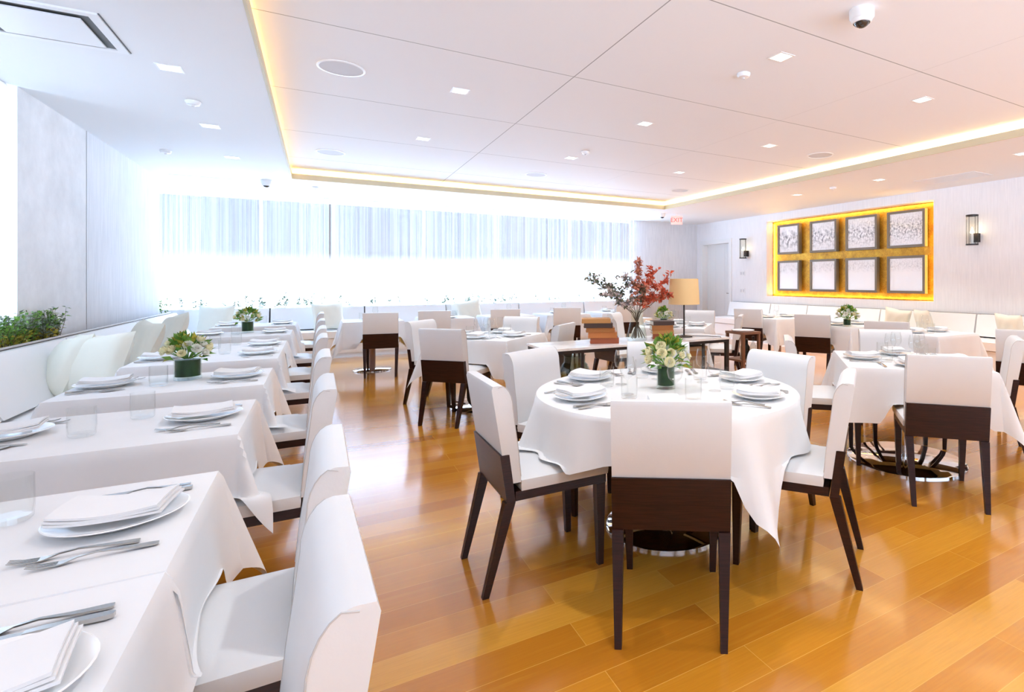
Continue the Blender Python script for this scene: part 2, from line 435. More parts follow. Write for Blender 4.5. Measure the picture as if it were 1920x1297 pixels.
# ------------------------------------------------------------------ chairs
def chair_proto():
    t = thing('dining_chair', '', 'chair')
    # upholstered back: side profile (y, z)
    rear = [(.067,.603), (.022,.885), (.027,.9)]
    top = [(.052,.902)]
    arc = []
    for i in range(7):
        a = i/6*PI/2
        arc.append((.052+.058*math.sin(a)+.004, .80+.102*math.cos(a)))
    front = [(.124,.72), (.138,.62), (.150,.50), (.150,.475)]
    prof = rear + top + arc + front + [(.098,.475), (.094,.603)]
    bm = BM(); extrude_profile(bm, prof, -.225, .225); bevel(bm, .007, 2, 50)
    br_ = obj('backrest', bm, M['leather'], t)
    for sx in (-1, 1):
        bm = BM()
        pp = [(sx*.2255, y-(.006 if y < .06 else .0), z) for y, z in [(.055,.893)] + arc[1:] + front[:3]]
        tube(bm, pp, .0016, 5); obj('piping', bm, M['piping'], br_)
    # dark rear panel
    bm = BM(); prof = [(.058,.602), (.088,.395), (.126,.395), (.098,.602)]
    extrude_profile(bm, prof, -.226, .226); bevel(bm, .004, 1, 50); obj('back_panel', bm, M['mahogany'], t)
    # seat
    bm = BM()
    nx, ny = 8, 8; x0, y0, y1 = .232, .152, .575
    g = [[None]*(ny+1) for _ in range(nx+1)]
    for i in range(nx+1):
        for j in range(ny+1):
            u = -1+2*i/nx; w = -1+2*j/ny
            z = .497 + .014*(1-abs(u)**2.5)*(1-abs(w)**2.5)
            e = max(abs(u), abs(w))
            g[i][j] = bm.verts.new((u*x0*(1 if e < 1 else .985), y0+(w+1)/2*(y1-y0)*(1 if e < 1 else .994), z-(.014 if e == 1 else 0)))
    for i in range(nx):
        for j in range(ny): bm.faces.new((g[i][j], g[i+1][j], g[i+1][j+1], g[i][j+1]))
    ring = [g[i][0] for i in range(nx+1)] + [g[nx][j] for j in range(1, ny+1)] + [g[i][ny] for i in range(nx-1, -1, -1)] + [g[0][j] for j in range(ny-1, 0, -1)]
    lo = []
    for sc, z in ((1.012, .462), (1.0, .437)):
        r2 = [bm.verts.new((q.co.x*sc, (q.co.y-.36)*sc+.36, z)) for q in ring]
        prev = lo[-1] if lo else ring
        for i in range(len(ring)): bm.faces.new((prev[i], prev[(i+1)%len(ring)], r2[(i+1)%len(ring)], r2[i]))
        lo.append(r2)
    bm.faces.new(lo[-1]); obj('seat', bm, M['leather'], t)
    bm = BM(); box(bm, -.222, .222, .128, .566, .395, .436); bevel(bm, .003, 1); obj('seat_frame', bm, M['mahogany'], t)
    for sx in (-1, 1):
        bm = BM(); taper(bm, sx*.193, .003, 0, .026, .028, sx*.204, .103, .394, .044, .046); bevel(bm, .003, 1); obj('leg', bm, M['mahogany'], t)
        bm = BM(); taper(bm, sx*.193, .548, 0, .027, .027, sx*.2, .54, .394, .044, .046); bevel(bm, .003, 1); obj('leg', bm, M['mahogany'], t)
    return t
CHAIRS = []
def chair(x, y, h, label, grp):
    """x, y: middle of the rear feet; h: heading in degrees clockwise from +Y"""
    CHAIRS.append((x, y, R(h)))
    return place('chair', chair_proto, label, 'chair', (x, y, 0), -R(h), grp)
ORD = ['first', 'second', 'third', 'fourth', 'fifth', 'sixth', 'seventh', 'eighth']

def seat_z(x, y):
    """seat height under a point and how fully the seat carries cloth there (0..1)"""
    if x < -1.07 and y < 10.6: return .485, 1.0
    best = (0, 0.0)
    for cx, cy, h in CHAIRS:
        dx, dy = x-cx, y-cy
        ly = dx*math.sin(h)+dy*math.cos(h); lx = abs(dx*math.cos(h)-dy*math.sin(h))
        if lx < .34 and .08 < ly < .64:
            w = min(1, max(0, (.34-lx)/.10)) * min(1, max(0, (.64-ly)/.05))
            w = w*w*(3-2*w)
            if w > best[1]: best = (.518, w)
    return best

# ------------------------------------------------------------------ tables and cloths
TOPZ = .745
def table_legs(t, w):
    bm = BM(); r = .41 if w > .85 else .27
    lathe(bm, [(0, 0), (r, 0), (r, .012), (r-.01, .02), (.06, .034), (0, .034)], 40); obj('base', bm, M['chrome'], t)
    bm = BM(); lathe(bm, [(.0, .03), (.045, .03), (.045, .70), (.0, .70)], 24); obj('column', bm, M['chrome'] if w > .85 else M['column'], t)
def cloth_square(cx, cy, ax, ay, rz, drop, seed=0, blocked=True, dropy=None):
    rnd = random.Random(seed); bm = BM()
    res = .026; X = ax+drop; dn, dp = dropy or (drop, drop)
    xs = sorted(set([-ax, ax] + [-X+2*X*i/round(2*X/res) for i in range(round(2*X/res)+1)]))
    TY = 2*ay+dn+dp; ys = sorted(set([-ay, ay] + [-ay-dn+TY*i/round(TY/res) for i in range(round(TY/res)+1)]))
    ph = [rnd.uniform(0, 6) for _ in range(8)]
    c_, s_ = math.cos(rz), math.sin(rz); grid = []
    for x in xs:
        row = []
        for y in ys:
            dx = max(abs(x)-ax, 0); dy = max(abs(y)-ay, 0); sx = 1 if x > 0 else -1; sy = 1 if y > 0 else -1
            px, py, z = max(min(x, ax), -ax), max(min(y, ay), -ay), 0.0
            if dx > 0 or dy > 0:
                rho = math.hypot(dx, dy); phi = math.atan2(dy, dx)
                if dx == 0 or dy == 0:
                    q = y if dy == 0 else x; lim = ay if dy == 0 else ax
                    wv = .012*math.sin(q*9+ph[0])+.008*math.sin(q*21+ph[1])
                    # the hang bellies toward its corners
                    edge = max(0, (abs(q)/lim-.45)/.55)**2
                    out = (.06+.09*edge)*rho + wv*rho*1.6
                else:
                    lob = math.sin(2*phi)**2
                    out = rho*(.15+.20*lob)
                out = min(out, rho*.8)
                dz = math.sqrt(max(rho*rho-out*out, 0))
                # soft rolled table edge
                z = -dz; o2 = out + min(.008, rho*.4)
                px += sx*math.cos(phi)*o2 if dx > 0 else 0; py += sy*math.sin(phi)*o2 if dy > 0 else 0
            else:
                z = .0006*math.sin(x*13+ph[3])*math.sin(y*11+ph[4])
            wx, wy = cx+px*c_-py*s_, cy+px*s_+py*c_; wz = TOPZ+.006+z
            if blocked and z < -.05:
                f, wt = seat_z(wx, wy)
                if wz < f: wz = wz + (f+.002-wz)*wt
            row.append(bm.verts.new((wx, wy, max(wz, .06))))
        grid.append(row)
    for i in range(len(xs)-1):
        for j in range(len(ys)-1): bm.faces.new((grid[i][j], grid[i+1][j], grid[i+1][j+1], grid[i][j+1]))
    return bm
def cloth_round(cx, cy, r, half, rz, seed=0):
    rnd = random.Random(seed); bm = BM(); nt = 180; rings = []
    ctr = bm.verts.new((cx, cy, TOPZ+.006))
    fr = [.25, .5, .75, .92, 1.0]
    for f in fr: rings.append([bm.verts.new((cx+r*f*math.cos(2*PI*i/nt), cy+r*f*math.sin(2*PI*i/nt), TOPZ+.006)) for i in range(nt)])
    n2 = 22
    for q in range(1, n2+1):
        ring = []
        for i in range(nt):
            th = 2*PI*i/nt; loc = (th-rz) % (PI/2)
            Rc = half/max(abs(math.cos(th-rz)), abs(math.sin(th-rz)))
            L = (Rc-r)*q/n2
            corner = abs(math.sin(2*(th-rz)))**3
            fold = .075*math.sin(th*11+.6)+.045*math.sin(th*19+2.1)
            out = max(.0, .10+fold*1.6+.10*corner)*L
            out = min(out, .7*L)
            rr = r+.006+out; z = TOPZ+.006-math.sqrt(max(L*L-out*out, 0))
            x, y = cx+rr*math.cos(th), cy+rr*math.sin(th)
            f, wt = seat_z(x, y)
            if z < f: z = z + (f+.003-z)*wt
            ring.append(bm.verts.new((x, y, z)))
        rings.append(ring)
    for i in range(nt): bm.faces.new((ctr, rings[0][i], rings[0][(i+1)%nt]))
    for a, b in zip(rings, rings[1:]):
        for i in range(nt): bm.faces.new((a[i], b[i], b[(i+1)%nt], a[(i+1)%nt]))
    return bm

def table_sq(cx, cy, wx, wy, rz, tname, drop=.38, seed=0, dropy=None, blocked=True):
    t = thing('dining_table', 'pedestal base under %s' % tname, 'table', (cx, cy, 0), rz, 'square pedestal tables')
    bm = BM(); box(bm, -wx/2+.004, wx/2-.004, -wy/2+.004, wy/2-.004, .70, TOPZ-.004); bevel(bm, .004, 1); obj('tabletop', bm, M['mahogany'], t)
    table_legs(t, max(wx, wy) if wx == wy else .7)
    bm = cloth_square(cx, cy, wx/2, wy/2, rz, drop, seed, blocked, dropy)
    tag(obj('tablecloth', bm, M['cloth']), 'white cloth draped over %s' % tname, 'tablecloth', 'white tablecloths')

# ------------------------------------------------------------------ tableware prototypes
def plate_proto():
    bm = BM(); lathe(bm, [(0,.004),(.075,.004),(.08,0),(.086,.004),(.132,.02),(.135,.022),(.132,.0235),(.088,.009),(.07,.008),(0,.008)], 40)
    return obj('dinner_plate', bm, M['china'])
def napkin_proto():
    bm = BM(); nx, ny = 14, 8
    for k_, (w, d, z, sh) in enumerate(((.212,.155,.0,0), (.208,.15,.0065,.003), (.202,.147,.013,.004))):
        g = []
        for i in range(nx+1):
            for s in (0, 1):
                row = []
                for j in range(ny+1):
                    u = i/nx; v_ = j/ny
                    lift = .010*(1-u)**3 + .012*u**3 + .004*math.sin(v_*PI) + .0015*math.sin(u*5+k_)
                    row.append(bm.verts.new((-w/2+u*w+sh, -d/2+v_*d+sh*.6, .022+z+lift+(.0055 if s else 0))))
                g.append(row)
        for i in range(nx):
            for j in range(ny):
                bm.faces.new((g[2*i][j], g[2*i][j+1], g[2*i+2][j+1], g[2*i+2][j]))
                bm.faces.new((g[2*i+1][j], g[2*i+3][j], g[2*i+3][j+1], g[2*i+1][j+1]))
        for i in range(nx):
            for j in (0, ny): bm.faces.new((g[2*i][j], g[2*i+2][j], g[2*i+3][j], g[2*i+1][j]))
        for i in (0, nx):
            for j in range(ny): bm.faces.new((g[2*i][j], g[2*i][j+1], g[2*i+1][j+1], g[2*i+1][j]))
    return obj('folded_napkin', bm, M['napkin'])
def strip(bm, sec):
    """flat bar from (x half-width, y, z, thickness) sections"""
    rs = [[bm.verts.new((sx*w, y, z+sz*th/2)) for sx, sz in ((-1,-1),(1,-1),(1,1),(-1,1))] for w, y, z, th in sec]
    for a, b in zip(rs, rs[1:]):
        for i in range(4): bm.faces.new((a[i], a[(i+1)%4], b[(i+1)%4], b[i]))
    bm.faces.new(rs[0][::-1]); bm.faces.new(rs[-1])
def fork_proto():
    bm = BM(); strip(bm, [(.006,-.10,.004,.004),(.0085,-.09,.004,.004),(.0065,-.05,.007,.0035),(.003,.0,.012,.003),(.003,.03,.009,.003),(.009,.05,.004,.0025),(.0115,.06,.0035,.002)])
    for kx in (-.0095,-.0032,.0032,.0095):
        n = len(bm.verts); strip(bm, [(.0019,.06,.0035,.002),(.0018,.085,.005,.0018),(.001,.105,.010,.0015)])
        bm.verts.ensure_lookup_table()
        for q in bm.verts[n:]: q.co.x += kx
    return obj('fork', bm, M['steel'])
def knife_proto():
    bm = BM(); strip(bm, [(.005,-.115,.006,.008),(.0085,-.105,.006,.008),(.0075,-.02,.006,.007),(.005,.0,.005,.005)])
    b2 = [(.005,.0,.004,.003),(.0095,.02,.004,.002),(.0105,.08,.004,.0016),(.0075,.11,.004,.0014),(.002,.122,.004,.0012)]
    strip(bm, b2); return obj('table_knife', bm, M['steel'])
def spoon_proto():
    bm = BM(); strip(bm, [(.006,-.095,.004,.004),(.008,-.085,.004,.004),(.006,-.04,.006,.0035),(.003,.0,.011,.003),(.003,.03,.008,.003)])
    strip(bm, [(.003,.03,.008,.003),(.013,.045,.005,.002),(.018,.062,.0035,.002),(.017,.08,.004,.002),(.008,.095,.007,.002)])
    return obj('spoon', bm, M['steel'])
def tumbler_proto():
    bm = BM(); lathe(bm, [(0,0),(.034,0),(.0395,.006),(.042,.04),(.041,.112),(.0395,.112),(.040,.04),(.037,.014),(0,.012)], 28)
    return obj('water_tumbler', bm, M['glass'])
def wine_proto():
    bm = BM(); lathe(bm, [(0,0),(.034,.0),(.034,.003),(.006,.007),(.004,.02),(.004,.075),(.01,.083),(.034,.105),(.041,.135),(.038,.17),(.031,.20),(.030,.20),(.037,.168),(.039,.135),(.032,.107),(.006,.088),(0,.087)], 24)
    return obj('wine_glass', bm, M['glass'])
TZ = TOPZ+.0075
def setting(cx, cy, h, tname, sname, cut=2, wine=0, tumbler=True, nap_rot=0, depth=.0):
    """cx, cy plate centre; h heading of the sitter (deg cw from +Y)"""
    a = R(h); f = Vector((math.sin(a), math.cos(a))); r = Vector((math.cos(a), -math.sin(a)))
    def at(lx, ly): q = Vector((cx, cy)) + r*lx + f*ly; return (q.x, q.y, TZ)
    at_s = 'at %s seat of %s' % (sname, tname)
    place('plate', plate_proto, 'white dinner plate %s' % at_s, 'plate', at(0,0), 0, 'dinner plates')
    place('napkin', napkin_proto, 'folded white napkin on plate %s' % at_s, 'napkin', at(0,0), -a+PI/2+nap_rot, 'folded napkins')
    if cut:
        place('fork', fork_proto, 'outer steel fork %s' % at_s, 'fork', at(-.215,-.015), -a+R(4), 'steel forks')
        place('knife', knife_proto, 'steel knife %s' % at_s, 'knife', at(.175,0), -a+R(-3), 'steel knives')
    if cut > 1:
        place('fork', fork_proto, 'inner steel fork %s' % at_s, 'fork', at(-.175,.025), -a+R(2), 'steel forks')
        place('spoon', spoon_proto, 'steel spoon %s' % at_s, 'spoon', at(.205,-.01), -a+R(2), 'steel spoons')
    if tumbler: place('tumbler', tumbler_proto, 'clear water tumbler %s' % at_s, 'glass', at(.13,.25+depth), 0, 'water tumblers')
    if wine: place('wine', wine_proto, 'empty wine glass %s' % at_s, 'wine glass', at(.04,.29+depth), 0, 'wine glasses')

# ------------------------------------------------------------------ flowers
def leaf_blade(bm, p, d, n, L, W, mi=0):
    d = d.normalized(); s = d.cross(n)
    if s.length < .01: s = d.cross(Vector((.3,.9,.1)))
    s.normalize(); up = s.cross(d)
    vs = [bm.verts.new(p), bm.verts.new(p+d*L*.45+s*W/2+up*W*.18), bm.verts.new(p+d*L-up*L*.1), bm.verts.new(p+d*L*.45-s*W/2+up*W*.18)]
    md = bm.verts.new(p+d*L*.5)
    for a, b in ((0,1),(1,2),(2,3),(3,0)):
        bm.faces.new((vs[a], vs[b], md)).material_index = mi
def rose_bm(rad, seed):
    rnd = random.Random(seed); bm = BM()
    for lay, (n, rr, tilt) in enumerate(((3,.35,.1),(5,.65,.35),(6,.9,.75),(6,1.0,1.15))):
        for i in range(n):
            a = 2*PI*i/n+lay*.7+rnd.uniform(-.2,.2)
            g = []
            for j in range(4):
                row = []
                for k_ in range(4):
                    u = -1+2*k_/3; v_ = j/3
                    ang = a+u*PI/n*1.25*(.5+.5*math.sin(v_*PI*.7+.4))
                    ri = rad*rr*(.15+.85*math.sin(v_*PI/2)*(0.55+.45*math.sin(min(1,tilt)*PI/2)))
                    z = rad*1.25*(v_*math.cos(tilt*.8))*(1-.12*u*u) - (rad*.25*v_*v_ if tilt > .7 else 0)
                    row.append(bm.verts.new((ri*math.cos(ang), ri*math.sin(ang), z)))
                g.append(row)
            for j in range(3):
                for k_ in range(3): bm.faces.new((g[j][k_], g[j][k_+1], g[j+1][k_+1], g[j+1][k_]))
    bmesh.ops.remove_doubles(bm, verts=bm.verts, dist=.0004)
    return bm
def rose_mesh(kind):
    key = 'rose'+kind
    if key not in PROTO:
        bm = rose_bm(.027, len(PROTO)); me = bpy.data.meshes.new('rose'); bmesh.ops.recalc_face_normals(bm, faces=bm.faces); bm.to_mesh(me); bm.free()
        me.materials.append(M[kind]); me.polygons.foreach_set('use_smooth', [True]*len(me.polygons)); PROTO[key] = me
    return PROTO[key]
def bouquet(x, y, z, rad, hgt, seed, tname, lush=1.0, nrose=16, vr=.055, vh=.13):
    rnd = random.Random(seed)
    v = thing('flower_vase', 'short glass cylinder vase lined with leaves on %s' % tname, 'vase', (x, y, z), 0, 'leaf lined vases')
    bm = BM(); lathe(bm, [(0,0),(vr,0),(vr,vh),(vr-.003,vh),(vr-.003,.012),(0,.012)], 32); obj('glass', bm, M['vase_glass'], v)
    bm = BM(); lathe(bm, [(0,.02),(vr-.006,.02),(vr-.006,vh-.006),(0,vh-.006)], 32); obj('leaf_lining', bm, M['liner'], v)
    b = thing('flower_bouquet', 'cream roses and green leaves in vase on %s' % tname, 'flowers', (x, y, z+vh), rnd.uniform(0,6), 'rose bouquets')
    bm = BM()
    pts = []
    for i in range(nrose):
        a = i*2.399+rnd.uniform(-.2,.2); q = math.sqrt((i+.5)/nrose)
        th = q*1.35
        p = Vector((rad*math.sin(th)*math.cos(a), rad*math.sin(th)*math.sin(a), .012+hgt*math.cos(th)*.8+rnd.uniform(-.012,.012)))
        pts.append(p)
        ro = bpy.data.objects.new('rose', rose_mesh('petal' if rnd.random() < .6 else 'petal_white')); C.objects.link(ro); ro.parent = b
        ro.location = p; s = rnd.uniform(.75, 1.15); ro.scale = (s,s,s)
        ro.rotation_euler = (Vector((p.x, p.y, .05))).to_track_quat('Z', 'Y').to_euler()
        tube(bm, [(p.x*.15, p.y*.15, .0), (p.x*.6, p.y*.6, p.z*.5), p], .0025, 5)
    obj('stems', bm, M['leaf'], b)
    for gi, (mt, n) in enumerate((('leaf', int(70*lush)), ('leaf_yellow', int(26*lush)))):
        bm = BM()
        for i in range(n):
            a = rnd.uniform(0, 2*PI); th = rnd.uniform(.15, 1.75)
            if rnd.random() < .4: a = rnd.gauss(2.2, .6); th = rnd.uniform(.1, .9)
            dr = Vector((math.sin(th)*math.cos(a), math.sin(th)*math.sin(a), math.cos(th)*.9))
            p = Vector((dr.x*rad*.75, dr.y*rad*.75, .01+max(dr.z, -.25)*hgt*.95))
            d = (dr + Vector((rnd.uniform(-.5,.5), rnd.uniform(-.5,.5), rnd.uniform(-.2,.6))))
            leaf_blade(bm, p, d, Vector((rnd.uniform(-1,1), rnd.uniform(-1,1), 1)), rnd.uniform(.045,.075), rnd.uniform(.026,.042))
        obj('foliage' if gi == 0 else 'foliage', bm, M[mt], b, False)

# ------------------------------------------------------------------ LEFT ROW along the banquette
lt = [(.77,1.445), (1.455,2.13), (2.60,3.32), (3.76,4.46), (4.98,5.69), (5.70,6.42), (7.1,7.8), (8.55,9.25)]
lc = [1.06, 1.70, 2.78, 3.88, 5.12, 6.05, 7.22, 8.75]
LN = ['%s left-row table from the camera' % o for o in ORD]
for i, y in enumerate(lc):
    chair(.09, y, 270+(-2 if i == 0 else 0), 'white leather chair facing %s' % LN[i], 'chairs of the left row')
for i, (y0, y1) in enumerate(lt):
    table_sq(-.72, (y0+y1)/2, .90, y1-y0, 0, LN[i], .33, i+1, ((.03 if i in (1,5) else .33), (.03 if i in (0,4) else .33)))
    yc = (y0+y1)/2
    setting(-.425, yc+.02, 270, LN[i], 'aisle', 2 if i < 4 else 1, 0, i not in (3, 6), .12*(-1)**i, -.02)
    setting(-1.03, yc+.04, 90, LN[i], 'banquette', 2 if i < 4 else 1, 0, True, .1)
bouquet(-.68, 4.2, TZ, .115, .11, 3, LN[3], 1.2, 22, .067, .125)
bouquet(-.70, 7.62, TZ, .12, .12, 5, LN[6], 1.2, 18, .06, .13)

# ------------------------------------------------------------------ ROUND TABLE
RX, RY, RR = 1.66, 2.48, .71
RTN = 'the round front table'
rch = [(1.105,1.62,34.4,'front'), (.605,2.485,90,'left'), (1.155,3.40,150,'back left'), (2.165,3.345,211,'back'), (2.53,2.42,262,'back right'), (2.19,1.625,-36,'front right')]
for x, y, h, n in rch: chair(x, y, h, 'white leather chair on %s side of %s' % (n, RTN), 'chairs of the round table')
t = thing('round_table', 'chrome disc pedestal of round front table', 'table', (RX, RY, 0))
bm = BM(); lathe(bm, [(0,.70),(RR-.006,.70),(RR,.706),(RR,TOPZ-.006),(RR-.006,TOPZ-.002),(0,TOPZ-.002)], 64); obj('tabletop', bm, M['mahogany'], t)
bm = BM(); lathe(bm, [(0,0),(.335,0),(.335,.012),(.325,.02),(.07,.034),(0,.034)], 56); obj('base', bm, M['chrome'], t)
bm = BM(); lathe(bm, [(0,.03),(.045,.03),(.045,.70),(0,.70)], 24); obj('column', bm, M['chrome'], t)
tag(obj('tablecloth', cloth_round(RX, RY, RR, .905, R(45), 3), M['cloth']), 'white square cloth hanging in points over the round front table', 'tablecloth', 'white tablecloths')
for x, y, h, n in rch:
    d = Vector((RX-x, RY-y)); d.normalize(); p = Vector((RX, RY)) - d*.52
    setting(p.x, p.y, math.degrees(math.atan2(d.x, d.y)), RTN, n, 2, 1, True, .2, -.04)
bouquet(RX-.005, RY-.005, TZ, .12, .13, 11, RTN, 1.5, 20, .052, .13)

# ------------------------------------------------------------------ turned square tables
def turned(cx, cy, w, tname, chairs, seed, wine=1, cut=1):
    for x, y, h, n in chairs: chair(x, y, h, 'white leather chair on %s side of %s' % (n, tname), 'chairs of the turned tables')
    table_sq(cx, cy, w, w, R(45), tname, .37, seed)
    for a, n in ((225,'front left'), (315,'back left'), (45,'back right'), (135,'front right')):
        s_ = R(a); p = Vector((cx+math.sin(s_)*.3, cy+math.cos(s_)*.3))
        setting(p.x, p.y, (a+180) % 360, tname, n, cut, wine, True, .15, -.1)
turned(3.79, 2.43, .92, 'turned square table at right', [(3.19,1.76,48,'front left'), (3.14,3.06,135,'back left'), (4.50,3.10,222,'back right'), (4.74,2.04,330,'front right')], 21)
turned(1.59, 5.84, .90, 'turned square table beside the aisle', [(.945,5.19,45,'front left'), (.945,6.49,135,'back left'), (2.22,6.55,222,'back right'), (2.24,5.14,315,'front right')], 22)
turned(4.1, 5.92, .90, 'turned square table behind the console', [(2.86,5.72,85,'front left'), (3.5,6.62,135,'back left'), (4.98,6.5,228,'back right'), (4.74,5.25,315,'front right')], 23)
bouquet(3.93, 5.93, TZ, .11, .12, 13, 'the turned square table behind the console', 1.2, 14, .05, .1)

# ------------------------------------------------------------------ tables along the far banquette
for i, (cx, cy, chx, chy, h) in enumerate(((.70,9.06,.74,8.25,8), (1.78,9.12,1.47,8.36,14), (2.78,9.12,2.51,8.26,16), (3.78,9.08,3.53,8.2,16), (4.85,9.1,4.75,8.3,8))):
    tn = '%s window-side table from the left' % ORD[i]
    chair(chx, chy, h, 'white leather chair with its back to camera at %s' % tn, 'chairs of the window tables')
    table_sq(cx, cy, .80, .74, 0, tn, .38, 31+i)
    setting(cx, cy-.2, 0, tn, 'room-side', 0, 1, True, .1, -.12)
    setting(cx, cy+.22, 180, tn, 'window', 0, 0, True, .1, -.12)

# ------------------------------------------------------------------ tables along the right banquette
rt = [('nearest right-side table', 6.05, 3.60, .80, .70, 5.30, 3.62, 62), ('middle right-side table', 6.18, 4.78, .80, .68, 5.54, 4.86, 60), ('farthest right-side table', 6.45, 6.34, .80, .70, 5.80, 6.38, 62)]
for i, (tn, cx, cy, wx, wy, chx, chy, h) in enumerate(rt):
    chair(chx, chy, h, 'white leather chair with its back to camera at %s' % tn, 'chairs of the right tables')
    table_sq(cx, cy, wx, wy, 0, tn, .40, 41+i)
    setting(cx-.2, cy+.05, 90, tn, 'room-side', 0, 1, True, .1, -.12)
    setting(cx+.2, cy, 270, tn, 'banquette', 0, 0, i != 1, .1, -.12)
bouquet(5.92, 4.60, TZ, .13, .14, 17, 'the middle right-side table', 1.5, 16, .05, .1)
chair(5.42, 2.33, 70, 'white leather chair cut by the right picture edge', 'chairs of the right tables')

# ------------------------------------------------------------------ banquettes
def banquette(L, loc, rz, label, grp, prof_back, depth):
    t = thing('banquette', label, 'banquette', loc, rz, grp); g = .012
    bm = BM(); box(bm, 0, L, .02, depth-.05, .02, .09); box(bm, 0, L, 0, depth, .0, .02); obj('plinth', bm, M['white_paint'], t, False)
    bm = BM(); box(bm, .002, L-.002, .02, depth-.02, .09, .345); bevel(bm, .006, 1); obj('base', bm, M['vinyl'], t)
    bm = BM(); box(bm, g, L-g, .02, depth, .355, .47); bevel(bm, .025, 3); obj('seat_cushion', bm, M['vinyl'], t)
    bm = BM(); extrude_profile(bm, prof_back, g, L-g); bevel(bm, .018, 3, 40); obj('back_cushion', bm, M['vinyl'], t)
    bm = BM(); box(bm, 0, L, .0, .02, .3, max(z for _, z in prof_back)+.004); obj('back_rail', bm, M['dark_line'], t, False)
    return t
# left wall: wall side at X=-1.9, runs along Y ; local x -> world -Y? use rz=-90: local x -> -Y, local y -> +X
seams = [3.15, 4.8, 6.45, 8.52, 10.62]
yy = [1.3] + seams
nm = ['nearest', 'second', 'third', 'fourth', 'fifth']
pb = [(.022,.492), (.022,.858), (.06,.858), (.26,.492)]
for i in range(5):
    banquette(yy[i+1]-yy[i], (-1.91, yy[i+1], 0), R(-90), 'white banquette section along left wall, %s from the camera' % nm[i], 'left banquette sections', pb, .80)
# far wall: wall side Y=11.3, local y -> -Y: rz=180
pf = [(.022,.492), (.022,.868), (.09,.868), (.16,.492)]
xs = [-1.88, -.72, .74, 2.2, 3.7, 5.23, 6.75]
nm = ['in left corner', 'second from the left', 'third from the left', 'fourth from the left', 'fifth from the left', 'rightmost before grey wall']
for i in range(6):
    banquette(xs[i+1]-xs[i], (xs[i+1], 11.32, 0), PI, 'white banquette section under far window, %s' % nm[i], 'far banquette sections', pf, .67)
# right wall: wall side X=8.97, local y -> -X: rz=90
pr = [(.022,.492), (.022,.822), (.14,.822), (.22,.492)]
ys = [.9, 2.9, 4.47, 6.14, 7.85, 8.92, 10.35]
nm = ['nearest the camera', 'second from the camera', 'third from the camera', 'fourth from the camera', 'fifth from the camera', 'closest to the door']
for i in range(1, 6):
    banquette(ys[i+1]-ys[i], (8.98, ys[i], 0), R(90), 'white banquette section along right wall, %s' % nm[i], 'right banquette sections', pr, .85)

# pillows
def pillow_proto():
    bm = BM(); n = 18; s = .25; faces = []
    for side in (1, -1):
        g = []
        for i in range(n+1):
            row = []
            for j in range(n+1):
                u = -1+2*i/n; v_ = -1+2*j/n
                th = .085*((1-u**4)*(1-v_**4))**.55
                pin = 1-.09*((1-abs(u))*v_*v_*1+(1-abs(v_))*u*u)
                cr = .006*math.sin(u*9+v_*4)*(1-u*u)*(1-v_*v_)
                row.append(bm.verts.new((u*s*pin, side*(th+cr*(1 if side > 0 else .5)), v_*s*pin)))
            g.append(row)
        for i in range(n):
            for j in range(n): bm.faces.new((g[i][j], g[i+1][j], g[i+1][j+1], g[i][j+1]))
    bmesh.ops.remove_doubles(bm, verts=bm.verts, dist=.0005)
    return obj('throw_pillow', bm, M['cream'])
pl = [(-1.45,5.62,R(-36),.71,R(20),'front cream pillow of the pair on left banquette'), (-1.67,5.80,R(-62),.69,R(24),'rear cream pillow of the pair on left banquette'),
      (-1.50,7.10,R(-58),.71,R(20),'cream pillow on left banquette beside the sixth table'), (-1.50,8.32,R(-62),.71,R(20),'cream pillow on left banquette before the window corner'),
      (-1.42,10.9,R(-15),.71,R(14),'white pillow in the left corner below the far curtain'), (.15,11.0,R(10),.72,R(16),'white pillow on far banquette behind aisle chair'),
      (2.6,11.02,R(-6),.71,R(14),'white pillow on far banquette at middle curtain'),
      (8.56,5.15,R(62),.71,R(16),'cream pillow on right banquette under gold panel edge'), (8.54,5.62,R(112),.71,R(16),'white pillow beside cream pillow on right banquette'),
      (8.52,3.85,R(75),.71,R(16),'white pillow on right banquette near picture edge')]
for x, y, rz, z, tilt, lab in pl:
    o = place('pillow', pillow_proto, lab, 'pillow', (x, y, z), 0, 'throw pillows')
    if x > 8: o.scale = (.84,.84,.84); o.location.z = .67
    o.rotation_mode = 'QUATERNION'
    o.rotation_quaternion = Matrix.Rotation(rz, 3, 'Z').to_quaternion() @ Matrix.Rotation(-tilt, 3, 'X').to_quaternion() @ Matrix.Rotation(random.uniform(-.2,.2), 3, 'Y').to_quaternion()

